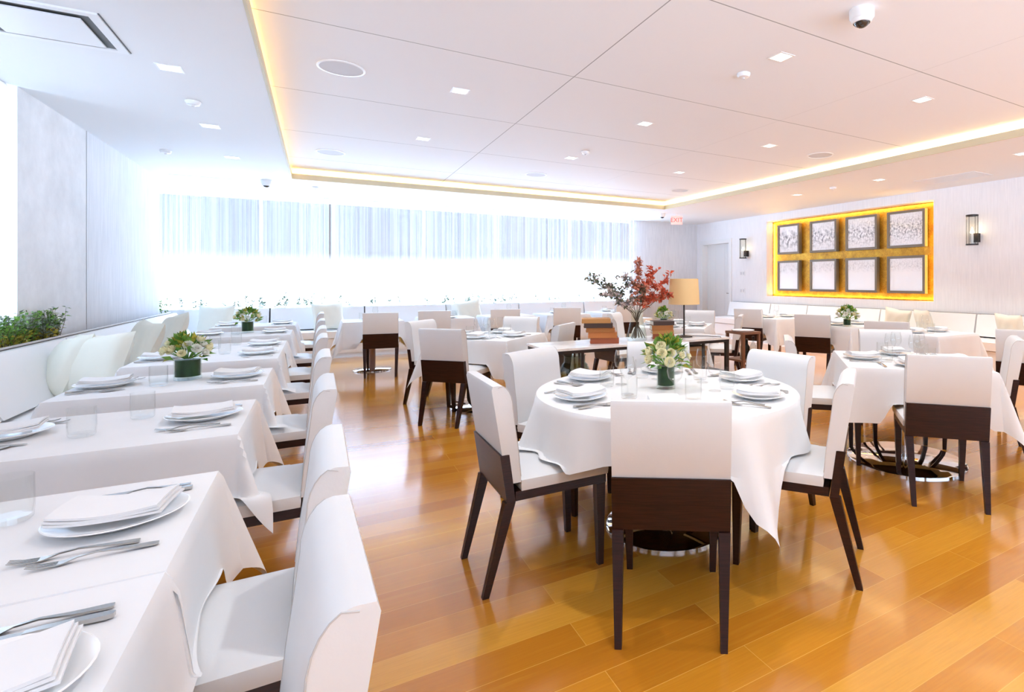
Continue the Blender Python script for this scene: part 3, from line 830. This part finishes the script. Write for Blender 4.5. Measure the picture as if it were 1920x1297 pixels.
# ------------------------------------------------------------------ planters and window plants
bm2 = BM()
box(bm2, -2.075, -2.062, 1.3, 6.2, 0, .872); box(bm2, -1.935, -1.914, 1.3, 10.6, 0, .872); box(bm2, -2.062, -1.935, 1.3, 1.32, 0, .872)
tag(obj('window_planter', bm2, M['white_paint'], smooth=False), 'long white planter ledge behind the left banquette', 'planter')
bm = BM(); box(bm, -2.05, -1.937, 1.33, 10.6, .70, .845); tag(obj('planter_soil', bm, M['soil'], smooth=False), 'dark soil in the left window planter', 'soil', kind='stuff')
def shrub(x, y, z, w, d, h, n, seed, label, mats, name='window_shrub', grp='plants at the left window'):
    rnd = random.Random(seed); t = thing(name, label, 'plant', (x, y, z), 0, grp)
    st = BM(); lv = [BM() for _ in mats]
    for i in range(n):
        bx, by = rnd.uniform(-w, w)*.9, rnd.uniform(-d, d)*.9
        hh = h*rnd.uniform(.45, 1.0); tx, ty = bx+rnd.uniform(-.05,.05), by+rnd.uniform(-.08,.08)
        P_ = [Vector((bx, by, 0)), Vector(((bx+tx)/2+rnd.uniform(-.01,.01), (by+ty)/2, hh*.5)), Vector((tx, ty, hh))]
        tube(st, P_, [.002,.0016,.0008], 4)
        for q in range(18):
            f = rnd.uniform(.05, 1); p = P_[0].lerp(P_[2], f)
            dd = Vector((rnd.uniform(-1,1), rnd.uniform(-1,1), rnd.uniform(-.1,.9)))
            k_ = 0 if (f > .45 or rnd.random() < .3) else 1
            if len(mats) > 2 and f > .7 and rnd.random() < .7: k_ = 2
            leaf_blade(lv[k_ % len(mats)], p, dd, Vector((rnd.uniform(-1,1), rnd.uniform(-1,1), 1)), rnd.uniform(.028,.05), rnd.uniform(.014,.023))
    obj('stems', st, M['twig'], t)
    for b_, mt in zip(lv, mats): obj('foliage', b_, M[mt], t, False)
shrub(-1.998, 5.55, .845, .045, .28, .24, 60, 1, 'deep green shrub at left picture edge in window planter', ['leaf', 'leaf_yellow'])
shrub(-1.998, 6.05, .845, .045, .22, .25, 70, 2, 'yellow green shrub in planter at near edge of concrete pier', ['leaf', 'leaf_yellow', 'leaf_grey'])
shrub(-1.998, 6.55, .845, .045, .24, .27, 60, 3, 'grey green sprigs in planter before concrete pier', ['leaf_grey', 'leaf_yellow', 'leaf'])
shrub(-2.12, 10.9, .84, .1, .1, .28, 12, 4, 'small bright green plant in the corner left of far curtain', ['leaf', 'leaf'])
bm = BM(); box(bm, -2.4, 6.9, 11.34, 11.36, 0, .872); box(bm, -2.4, 6.9, 11.36, YF, .78, .84)
tag(obj('window_planter', bm, M['white_paint'], smooth=False), 'long white planter ledge below the far curtains', 'planter')
rnd = random.Random(5); bm = BM()
for i in range(75):
    x = -2.0+8.7*rnd.random(); y = rnd.uniform(11.40, 11.5); h = rnd.uniform(.10,.22)*(1.5 if rnd.random() < .12 else 1)
    tx = x+rnd.uniform(-.06,.06); tube(bm, [(x,y,.835),((x+tx)/2,y,.84+h*.6),(tx,y,.84+h)], [.004,.003,.0015], 4)
    for q in range(9):
        f = rnd.uniform(.25,1); leaf_blade(bm, Vector((x+(tx-x)*f, y, .84+h*f)), Vector((rnd.uniform(-1,1), rnd.uniform(-.5,.5), rnd.uniform(0,1))), Vector((0,-1,.3)), rnd.uniform(.035,.07), .02)
tag(obj('sprig_row', bm, M['leaf_grey'], smooth=False), 'row of thin grey green sprigs along the far window ledge', 'plants', kind='stuff')

# ------------------------------------------------------------------ console with lamp, books, branches
CX0, CX1, CY0, CY1 = 1.69, 3.72, 4.34, 4.90
t = thing('console_table', 'long console table with marble top and dark metal frame', 'table', ((CX0+CX1)/2, (CY0+CY1)/2, 0))
hx, hy = (CX1-CX0)/2, (CY1-CY0)/2
bm = BM(); box(bm, -hx, hx, -hy, hy, .735, .755); bevel(bm, .003, 1); obj('tabletop', bm, M['marble'], t)
bm = BM(); box(bm, -hx+.01, hx-.01, -hy+.01, hy-.01, .705, .734); obj('apron', bm, M['black_metal'], t, False)
for sx in (-1, 1):
    for sy in (-1, 1):
        bm = BM(); box(bm, sx*(hx-.03)-.017, sx*(hx-.03)+.017, sy*(hy-.03)-.017, sy*(hy-.03)+.017, 0, .705); obj('leg', bm, M['black_metal'], t, False)
    bm = BM(); box(bm, sx*.68-.012, sx*.68+.012, -hy+.02, -hy+.044, .4, .705); obj('post', bm, M['black_metal'], t, False)
bm = BM(); box(bm, -hx+.02, hx-.02, -hy+.02, hy-.02, .37, .40); obj('shelf', bm, M['black_metal'], t, False)
def book(x, y, z, rz, L, W, H, mt, label, grp):
    t = thing('hardback_book', label, 'book', (x, y, z), rz, grp)
    bm = BM(); box(bm, -L/2+.004, L/2-.004, -W/2+.006, W/2-.004, .0035, H-.0035); obj('pages', bm, M['paper'], t, False)
    bm = BM(); box(bm, -L/2, L/2, -W/2, W/2, 0, .003); box(bm, -L/2, L/2, -W/2, W/2, H-.003, H); box(bm, -L/2, L/2, -W/2, -W/2+.005, .003, H-.003)
    obj('cover', bm, mt, t, False); return t
pos = ['bottom', 'second from bottom', 'middle', 'second from top', 'top']
z = .7555
for i, (h, mi) in enumerate(((.052,4),(.055,3),(.042,2),(.044,1),(.04,0))):
    book(2.36-.022*i, 4.60, z, R(-24), .27, .21, h, BOOKC[mi], 'brown hardback, %s of tall stack left of branches' % pos[i], 'books left of the branches'); z += h+.0005
z = .7555; pos4 = ['bottom', 'second', 'third', 'top']
for i, (h, mi) in enumerate(((.052,4),(.036,0),(.05,2),(.042,1))):
    book(3.05-.01*i+(.02 if i == 3 else 0), 4.62, z, R(-28+i*3), .22, .17, h, BOOKC[mi], 'dark brown hardback, %s of stack beside lamp' % pos4[i], 'books beside the lamp'); z += h+.0005
z = .4005; pos6 = ['lowest', 'second', 'third', 'fourth', 'fifth', 'highest']
for i, h in enumerate((.045,.04,.045,.038,.05,.045)):
    book(3.38+.008*(i%2), 4.55, z, R(-20+4*(i%3)), .24, .19, h, BOOKC[5 if i != 4 else 0], 'beige hardback on console shelf, %s of the pile' % pos6[i], 'books on the console shelf'); z += h+.0005
# glass jar on the shelf
t = thing('glass_jar', 'round clear glass jar on console shelf', 'jar', (2.05, 4.6, .4005))
bm = BM(); lathe(bm, [(0,0),(.1,0),(.145,.05),(.15,.1),(.12,.17),(.10,.19),(.10,.25),(.108,.255),(.105,.258),(.096,.25),(.096,.19),(.115,.168),(.145,.1),(.14,.052),(.098,.006),(0,.006)], 32); obj('body', bm, thin_glass('thick_jar_glass', (.72,.78,.76), 1.7), t)
# lamp
t = thing('table_lamp', 'table lamp with amber drum shade on console', 'lamp', (3.32, 4.62, .7555))
bm = BM(); lathe(bm, [(0,0),(.09,0),(.09,.012),(.015,.022),(0,.022)], 28); obj('base', bm, M['black_metal'], t)
bm = BM(); tube(bm, [(0,0,.02),(0,0,.5)], .009, 10); obj('pole', bm, M['black_metal'], t)
bm = BM(); lathe(bm, [(.165,.345),(.15,.615),(.147,.615),(.162,.345),(.165,.345)], 40); obj('lamp_shade', bm, M['shade'], t)
bm = BM(); tube(bm, [(0,0,.5),(.075,0,.6),(.148,0,.61)], .003, 6); tube(bm, [(0,0,.5),(-.075,0,.6),(-.148,0,.61)], .003, 6); obj('harp', bm, M['black_metal'], t)
bm = BM(); lathe(bm, [(0,.43),(.025,.445),(.03,.47),(.012,.5),(0,.5)], 16); obj('bulb', bm, M['bulb'], t)
bm = BM(); tube(bm, [(3.41,4.60,.762),(3.55,4.5,.762),(3.60,4.36,.764),(3.62,4.32,.70),(3.64,4.31,.45),(3.66,4.33,.1),(3.7,4.36,.006),(3.9,4.42,.006)], .004, 6)
tag(obj('lamp_cord', bm, M['black_metal']), 'dark lamp cord trailing off the console edge', 'cord')
# branches in glass vase
bx, by = 2.74, 4.62
t = thing('branch_vase', 'tall clear glass vase holding the branches on console', 'vase', (bx, by, .7555))
bm = BM(); lathe(bm, [(0,0),(.10,0),(.105,.02),(.075,.16),(.055,.25),(.07,.30),(.067,.30),(.052,.25),(.072,.16),(.10,.022),(0,.012)], 32); obj('glass', bm, M['vase_glass'], t)
t = thing('branch_arrangement', 'red and pale leafy branches fanning out of console vase', 'branches', (bx, by, .7555))
rnd = random.Random(23)
# view-right axis of the fan is simply the console's own length; branches also spread front to back
brs = [(-.46,.62,'dusk_leaf','pink_leaf'), (-.40,.46,'pink_leaf','dusk_leaf'), (-.30,.55,'dusk_leaf','pink_leaf'), (-.22,.36,'pink_leaf','dusk_leaf'), (-.12,.62,'pink_leaf','dusk_leaf'), (-.04,.80,'rust_leaf','rust_leaf'), (.06,.52,'rust_leaf','dusk_leaf'), (.16,.56,'red_leaf','rust_leaf'), (.26,.68,'red_leaf','red_leaf'), (.40,.60,'red_leaf','red_leaf'), (.33,.44,'red_leaf','rust_leaf'), (.15,.42,'red_leaf','rust_leaf')]
for i, (dx, hz, ma, mb) in enumerate(brs):
    dy = rnd.uniform(-.16,.16); bm = BM(); foot = Vector((-dx*.17, -dy*.2, .02))
    tip = Vector((dx, dy-dx*.25, hz)); mid = Vector((dx*.12, dy*.1, .27)); m3 = mid.lerp(tip, .55)+Vector((0,0,.05))
    P_ = [foot, mid*.55+foot*.45, mid, m3, tip]
    tube(bm, P_, [.004,.004,.0035,.0025,.001], 6)
    tw = []
    for q in range(10):
        f = rnd.uniform(.2, 1); p = mid.lerp(m3, f*2) if f < .5 else m3.lerp(tip, f*2-1)
        e = p + Vector((rnd.uniform(-.1,.1), rnd.uniform(-.08,.08), rnd.uniform(-.03,.1))); tube(bm, [p, e], [.0016,.0008], 4); tw.append((p, e))
    b_ = obj('branch', bm, M['twig'], t)
    for mt, n in ((ma, 95), (mb, 60)):
        lb = BM()
        for q in range(n):
            p, e = rnd.choice(tw) if rnd.random() < .75 else (m3, tip)
            pp = p.lerp(e, rnd.uniform(.1, 1))
            leaf_blade(lb, pp, Vector((rnd.uniform(-1,1), rnd.uniform(-1,1), rnd.uniform(-.5,1))), Vector((rnd.uniform(-1,1), rnd.uniform(-1,1), 1)), rnd.uniform(.035,.062), rnd.uniform(.02,.036))
        obj('leaves', lb, M[mt], b_, False)
# small card holder on the console
t = thing('card_stand', 'slanted white card stand behind the lamp', 'card stand', (3.55, 5.25+.42, TZ), R(-20)) if False else None

# wooden bar trolley right of console
t = thing('bar_trolley', 'small walnut bar trolley right of the console', 'trolley', (4.08, 4.55, 0))
for z0, z1 in ((.16,.18),(.46,.48),(.76,.785)):
    bm = BM(); box(bm, -.13, .13, -.15, .15, z0, z1); bevel(bm, .004, 1); obj('shelf', bm, M['wood_mid'], t)
for sx in (-1,1):
    for sy in (-1,1):
        bm = BM(); box(bm, sx*.112-.014, sx*.112+.014, sy*.132-.014, sy*.132+.014, .03, .76); obj('post', bm, M['wood_mid'], t, False)
        bm = BM(); lathe(bm, [(0,0),(.014,.004),(.018,.016),(.012,.03),(0,.03)], 14, (sx*.112, sy*.132)); obj('caster', bm, M['black_metal'], t)
bm = BM(); lathe(bm, [(0,.786),(.115,.786),(.128,.80),(.124,.80),(.113,.79),(0,.79)], 32)
tag(obj('serving_tray', bm, M['china'], loc=(4.08,4.55,0)), 'round white tray on top of the bar trolley', 'tray')
def bottle(x, y, z, h, r, mt, label, grp):
    t = thing('glass_bottle', label, 'bottle', (x, y, z), 0, grp)
    bm = BM(); lathe(bm, [(0,0),(r,0),(r,h*.6),(r*.4,h*.75),(r*.36,h*.95),(r*.3,h*.95),(r*.3,h*.75),(r*.93,h*.59),(r*.93,.006),(0,.006)], 20); obj('body', bm, mt, t)
    bm = BM(); lathe(bm, [(0,h*.9),(r*.3,h*.9),(r*.42,h*.96),(r*.42,h),(0,h)], 16); obj('stopper', bm, M['black_metal'], t)
gclr, gdk = thin_glass('clear_bottle', (.9,.92,.92)), thin_glass('smoky_bottle', (.3,.22,.16))
for i, (dx, dy, h, mt) in enumerate(((-.06,-.07,.24,gclr), (.02,-.04,.22,gdk), (.07,-.09,.25,gclr))):
    bottle(4.08+dx, 4.55+dy, .4805, h, .035, mt, '%s bottle on middle shelf of the bar trolley' % ['left clear', 'smoky brown', 'right clear'][i], 'trolley bottles')
for i, (dx, dy, h, mt) in enumerate(((-.06,-.07,.22,gdk), (.03,-.08,.23,gdk), (.07,.02,.22,gclr))):
    bottle(4.08+dx, 4.55+dy, .1805, h, .035, mt, '%s bottle on bottom shelf of the bar trolley' % ['left smoky', 'middle smoky', 'right clear'][i], 'trolley bottles')

# ------------------------------------------------------------------ wall fittings
def sconce_proto():
    t = thing('wall_sconce', '', 'sconce')   # wall at +x side, origin on wall plane at cylinder middle
    bm = BM(); box(bm, -.09, 0, -.055, .055, -.19, -.05); bevel(bm, .004, 1); obj('wall_mount', bm, M['black_metal'], t)
    bm = BM(); lathe(bm, [(.085,-.22),(.085,.22),(.082,.22),(.082,-.22)], 32, (-.14, 0)); obj('glass_cylinder', bm, thin_glass('sconce_glass', (.95,.95,.93)), t)
    for z in (-.24, .22):
        bm = BM(); lathe(bm, [(0 if z < 0 else .07, z),(.088,z),(.088,z+.02),(0 if z < 0 else .07,z+.02)], 32, (-.14, 0)); obj('rim', bm, M['black_metal'], t)
    for a in (0, PI/2, PI, 3*PI/2):
        bm = BM(); tube(bm, [(-.14+.088*math.cos(a), .088*math.sin(a), -.22), (-.14+.088*math.cos(a), .088*math.sin(a), .22)], .004, 6); obj('rod', bm, M['black_metal'], t)
    bm = BM(); lathe(bm, [(0,-.22),(.02,-.22),(.02,-.06),(0,-.06)], 16, (-.14, 0)); obj('candle_sleeve', bm, M['plastic'], t)
    bm = BM(); lathe(bm, [(0,-.06),(.014,-.05),(.018,-.02),(.008,.03),(0,.05)], 16, (-.14, 0)); obj('bulb', bm, M['bulb'], t)
    return t
place('sconce', sconce_proto, 'glass cylinder sconce right of the gold niche', 'sconce', (XR, 4.55, 2.15), 0, 'wall sconces')
place('sconce', sconce_proto, 'glass cylinder sconce beside the white door', 'sconce', (XR, 9.88, 2.13), 0, 'wall sconces')
for z, lab in ((1.53, 'upper white switch plate between door and gold niche'), (1.1, 'lower white switch plate between door and gold niche')):
    t = thing('switch_plate', lab, 'switch', (XR, 10.05, z), 0, 'wall switch plates')
    bm = BM(); box(bm, -.008, 0, -.09, .09, -.065, .065); bevel(bm, .003, 1); obj('plate', bm, M['plastic'], t)
    for q in (-.045, .045):
        bm = BM(); box(bm, -.014, -.008, q-.02, q+.02, -.035, .035); obj('rocker', bm, M['grille'], t, False)
# exit sign
t = thing('exit_sign', 'red lettered EXIT sign hanging near the far right corner', 'sign', (7.12, 10.2, ZS), R(-32))
bm = BM(); box(bm, -.02, .02, -.012, .012, -.05, 0); obj('mount', bm, M['plastic'], t, False)
bm = BM(); box(bm, -.13, .13, -.012, .012, -.25, -.05); bevel(bm, .004, 1); obj('sign_panel', bm, mat('exit_panel', (.9,.5,.45), .3, emit=(1,.45,.4), es=.55), t)
cu = bpy.data.curves.new('exit_text', 'FONT'); cu.body = 'EXIT'; cu.size = .14; cu.align_x = 'CENTER'; cu.align_y = 'CENTER'; cu.extrude = .002
tmp = bpy.data.objects.new('exit_text', cu); C.objects.link(tmp)
me = bpy.data.meshes.new_from_object(tmp.evaluated_get(bpy.context.evaluated_depsgraph_get())); bpy.data.objects.remove(tmp)
me.materials.append(mat('exit_red', (.8,.06,.05), .4, emit=(1,.1,.08), es=.8))
o = bpy.data.objects.new('lettering', me); C.objects.link(o); o.parent = t; o.location = (0,-.0135,-.15); o.rotation_euler = (R(90),0,0)

# ------------------------------------------------------------------ ceiling fittings
def downlight_proto():
    t = thing('downlight', '', 'ceiling light'); s = .075
    bm = BM()
    for a in ((-s, s, s-.015, s), (-s, s, -s, -s+.015), (-s, -s+.015, -s+.015, s-.015), (s-.015, s, -s+.015, s-.015)): box(bm, *a, -.004, 0)
    obj('trim_ring', bm, M['plastic'], t, False)
    bm = BM(); box(bm, -s+.015, s-.015, -s+.015, s-.015, -.003, -.0005); obj('diffuser', bm, M['lamp_on'], t, False)
    return t
dl = [(1.1,5.0),(1.09,6.92),(3.05,2.97),(3.07,5.0),(4.92,2.98),(4.93,5.0),(3.04,6.93),(4.92,6.97)]
dn = ['left column, third row from window', 'left column, second row from window', 'middle column, nearest the camera', 'middle column, behind the smoke detector', 'right column, nearest the camera', 'right column, second from the camera', 'middle column, farthest row', 'right column, farthest row']
for (x, y), n in zip(dl, dn): place('downlight', downlight_proto, 'square downlight in raised ceiling, %s' % n, 'ceiling light', (x, y, ZT), 0, 'square downlights')
for i, (x, y) in enumerate(((-.93,5.11),(-.93,6.82),(-.93,8.41))): place('downlight', downlight_proto, 'square downlight in left soffit, %s from the vent' % ORD[i], 'ceiling light', (x, y, ZS), 0, 'square downlights')
for i, (x, y) in enumerate(((7.37,3.2),(7.39,5.16),(7.41,6.82))): place('downlight', downlight_proto, 'square downlight in right soffit, %s from the camera' % ORD[i], 'ceiling light', (x, y, ZS), 0, 'square downlights')
def round_proto():
    t = thing('smoke_detector', '', 'detector')
    bm = BM(); lathe(bm, [(0,0),(.055,0),(.055,-.012),(.045,-.03),(.02,-.036),(0,-.036)], 28); obj('housing', bm, M['plastic'], t)
    bm = BM(); lathe(bm, [(0,-.036),(.012,-.036),(.01,-.045),(0,-.046)], 14); obj('sensor', bm, M['grille'], t); return t
for (x, y, z, n) in ((3.03,3.37,ZT,'between the middle downlights'), (3.05,6.49,ZT,'near the far middle downlight'), (-.93,5.96,ZS,'between two left soffit downlights'), (-1.56,8.38,ZS,'on left soffit by the wall'), (-.04,10.33,ZS,'on far soffit beside tray corner'), (7.33,5.97,ZS,'on right soffit above gold niche')):
    place('detector', round_proto, 'small round white detector %s' % n, 'detector', (x, y, z), 0, 'round ceiling detectors')
def speaker_proto():
    t = thing('ceiling_speaker', '', 'speaker')
    bm = BM(); lathe(bm, [(.155,0),(.175,0),(.175,-.006),(.157,-.008),(.155,0)], 40); obj('rim', bm, M['plastic'], t)
    bm = BM(); lathe(bm, [(0,0),(.156,0),(.156,-.004),(0,-.005)], 40); obj('grille', bm, M['grille'], t); return t
for (x, y, n) in ((.16,4.96,'at upper left, largest in view'), (.14,8.27,'at far left'), (5.9,5.02,'above gold niche side'), (3.02,8.3,'at far middle'), (5.91,8.36,'at far right')):
    place('speaker', speaker_proto, 'round white ceiling speaker %s' % n, 'speaker', (x, y, ZT), 0, 'ceiling speakers')
def dome_proto():
    t = thing('dome_camera', '', 'camera')
    bm = BM(); lathe(bm, [(0,0),(.075,0),(.075,-.05),(.066,-.062),(.05,-.064),(0,-.064)], 32); obj('housing', bm, M['plastic'], t)
    bm = BM()
    prof = [(.052*math.cos(a), -.062-.052*math.sin(a)) for a in [i/8*PI/2 for i in range(9)]]; prof[-1] = (0, -.114); lathe(bm, prof, 28); obj('dome', bm, M['dark_lens'], t)
    bm = BM(); lathe(bm, [(.05,-.058),(.064,-.062),(.058,-.084),(.05,-.086),(.05,-.058)], 28); obj('bezel', bm, M['plastic'], t); return t
place('dome', dome_proto, 'white dome security camera on raised ceiling, nearest', 'camera', (2.96,2.19,ZT), 0, 'dome cameras')
place('dome', dome_proto, 'small dark dome camera on soffit at left', 'camera', (-.69,10.07,ZS), 0, 'dome cameras')
place('dome', dome_proto, 'small dark dome camera beside the exit sign', 'camera', (6.8,10.32,ZS), 0, 'dome cameras')
# big square diffuser, top left
t = thing('air_diffuser', 'large square air diffuser in left soffit at top corner', 'vent', (-1.42, 4.6, ZS))
bm = BM(); s = .32
for a in ((-s, s, s-.05, s), (-s, s, -s, -s+.05), (-s, -s+.05, -s+.05, s-.05), (s-.05, s, -s+.05, s-.05)): box(bm, *a, -.012, 0)
obj('frame', bm, M['plastic'], t, False)
bm = BM(); box(bm, -s+.05, s-.05, -s+.05, s-.05, -.0035, -.0005); obj('duct', bm, M['vent_dark'], t, False)
bm = BM(); box(bm, -.225, .225, -.225, .225, -.022, -.014); bevel(bm, .02, 3); obj('center_plate', bm, M['plastic'], t)
bm = BM(); box(bm, s, s+.008, -s, s, -.003, 0); obj('reveal', bm, M['vent_dark'], t, False)
def slot_vent(x, y, z, L, W, rz, n, label):
    t = thing('slot_vent', label, 'vent', (x, y, z), rz, 'ceiling vents')
    bm = BM(); b = .012
    for a in ((-L/2, L/2, W/2-b, W/2), (-L/2, L/2, -W/2, -W/2+b), (-L/2, -L/2+b, -W/2+b, W/2-b), (L/2-b, L/2, -W/2+b, W/2-b)): box(bm, *a, -.006, 0)
    obj('frame', bm, M['plastic'], t, False)
    bm = BM(); box(bm, -L/2+b, L/2-b, -W/2+b, W/2-b, -.002, -.0005); obj('duct', bm, M['vent_dark'], t, False)
    bm = BM()
    for i in range(n):
        q = -W/2+b+(W-2*b)*(i+.5)/n; box(bm, -L/2+b, L/2-b, q-(W-2*b)/n*.32, q+(W-2*b)/n*.32, -.006, -.0025)
    obj('louvres', bm, M['plastic'], t, False)
slot_vent(-1.5, 10.28, ZS, .75, .14, R(0), 3, 'slot vent in soffit above left end of far curtain')
slot_vent(3.4, 10.28, ZS, .7, .14, 0, 3, 'slot vent in soffit above middle of far curtain')
slot_vent(8.2, 4.5, ZS, .9, .5, R(90), 14, 'square louvred vent in right soffit above the banquette')

# ------------------------------------------------------------------ lights
def area(name, loc, rot, sx, sy, power, color):
    L = bpy.data.lights.new(name, 'AREA'); L.shape = 'RECTANGLE'; L.size = sx; L.size_y = sy; L.energy = power; L.color = color
    o = bpy.data.objects.new(name, L); C.objects.link(o); o.location = loc; o.rotation_euler = rot; return o
WARM = (1,.60,.16)
zc = ZS+.075
CP = 5.0
Q = R(50)
area('cove_light', (TX0-.05, (TY0+TY1)/2, zc), (0, PI-Q, 0), .03, TY1-TY0, CP*.9*(TY1-TY0), (1,.52,.12))
area('cove_light', (TX1+.05, (TY0+TY1)/2, zc), (0, -(PI-Q), 0), .03, TY1-TY0, CP*1.5*(TY1-TY0), (1,.74,.36))
area('cove_light', ((TX0+TX1)/2, TY1+.05, zc), (PI-Q, 0, 0), TX1-TX0, .03, CP*1.2*(TX1-TX0), (1,.66,.14))
# niche strips
for (loc, rot, a, b) in (((XR+.17, (NY0+NY1)/2, NZ1-.02), (0,0,0), .04, NY1-NY0-.1), ((XR+.17, (NY0+NY1)/2, NZ0+.02), (PI,0,0), .04, NY1-NY0-.1)):
    area('niche_light', loc, rot, a, b, 18, (1,.6,.15))
area('niche_light', (XR+.17, NY1-.02, (NZ0+NZ1)/2), (R(-90),0,0), .04, NZ1-NZ0-.1, 15, (1,.6,.15))
area('niche_light', (XR+.17, NY0+.02, (NZ0+NZ1)/2), (R(90),0,0), .04, NZ1-NZ0-.1, 15, (1,.6,.15))
def beam(x, y, z, e, ang, c=(.93,.96,.98)):
    L = bpy.data.lights.new('downlight_beam', 'SPOT'); L.energy = e; L.spot_size = R(ang); L.spot_blend = .5; L.color = c; L.shadow_soft_size = .04
    o = bpy.data.objects.new('downlight_beam', L); C.objects.link(o); o.location = (x, y, z-.02)
# the same grid of lamps carries on above and behind the camera
for (x, y) in dl + [(1.1,2.97),(1.1,1.0),(3.05,1.0),(4.92,1.0)]: beam(x, y, ZT, 64, 95)
for y in (1.2, 2.5, 3.8, 5.11, 6.82, 8.41): beam(-.93, y, ZS, 8, 95)
for y in (1.3, 3.2, 5.16, 6.82, 8.5): beam(7.38, y, ZS, 125, 100, (1,.93,.84))
for (x, y, z, e) in ((3.32, 4.62, 1.24, 1.5), (XR-.14, 4.55, 2.13, 2), (XR-.14, 9.88, 2.11, 2)):
    L = bpy.data.lights.new('bulb_light', 'POINT'); L.energy = e; L.color = (1,.75,.45); L.shadow_soft_size = .04
    o = bpy.data.objects.new('bulb_light', L); C.objects.link(o); o.location = (x, y, z)
def portal(loc, rot, sx, sy):
    o = area('window_portal', loc, rot, sx, sy, 1, (1,1,1)); o.data.cycles.is_portal = True
portal((2.27, YF+.15, 1.82), (R(-90),0,0), 9.4, 2.05)
portal((-2.42, 5.06, 1.84), (0,R(-90),0), 2.0, 2.1)
portal((3.3, YN-.18, 1.525), (R(90),0,0), 10.6, 1.65)

w = bpy.data.worlds.new('overcast_sky'); S.world = w; w.use_nodes = True
nt = w.node_tree; bg = nt.nodes['Background']
tc = nt.nodes.new('ShaderNodeTexCoord'); sp = nt.nodes.new('ShaderNodeSeparateXYZ'); rp = nt.nodes.new('ShaderNodeValToRGB')
nt.links.new(tc.outputs['Generated'], sp.inputs[0])
mr = nt.nodes.new('ShaderNodeMapRange'); mr.inputs['From Min'].default_value = -.2; mr.inputs['From Max'].default_value = 1.0
nt.links.new(sp.outputs['Z'], mr.inputs['Value']); nt.links.new(mr.outputs[0], rp.inputs['Fac'])
e = rp.color_ramp.elements
e[0].position = 0; e[0].color = (.60,.80,1.08,1)
e[1].position = 1; e[1].color = (1.0,1.32,1.85,1)
# sunlit street below the horizon, shaded house fronts across the street, bright cloud above them
for p, c in ((.168,(.64,.82,1.08,1)), (.180,(.14,.155,.19,1)), (.203,(.026,.026,.028,1)), (.38,(.022,.022,.024,1)), (.52,(.82,1.09,1.5,1))):
    q = e.new(p); q.color = c
nt.links.new(rp.outputs['Color'], bg.inputs['Color'])
bg.inputs['Strength'].default_value = 14.0

# ------------------------------------------------------------------ camera
cam = bpy.data.cameras.new('camera'); co = bpy.data.objects.new('camera', cam); C.objects.link(co)
FPX, PXC, HYC = 1003.5, 1200, 526
cam.sensor_width = 36; cam.lens = FPX/1920*36
cam.shift_x = -(PXC-960)/1920; cam.shift_y = (HYC-648.5)/1920
co.location = (0,0,1.35); co.rotation_euler = (R(90), 0, -R(31.0))
cam.clip_start = .02; S.camera = co

S.view_settings.view_transform = 'Standard'; S.view_settings.look = 'None'; S.view_settings.gamma = 1; S.view_settings.use_curve_mapping = False
S.view_settings.exposure = 0.1
S.cycles.max_bounces = 10; S.cycles.diffuse_bounces = 6; S.cycles.glossy_bounces = 4; S.cycles.transparent_max_bounces = 24; S.cycles.transmission_bounces = 6
S.cycles.caustics_reflective = False; S.cycles.caustics_refractive = False
S.cycles.sample_clamp_indirect = 6
S.cycles.use_denoising = True
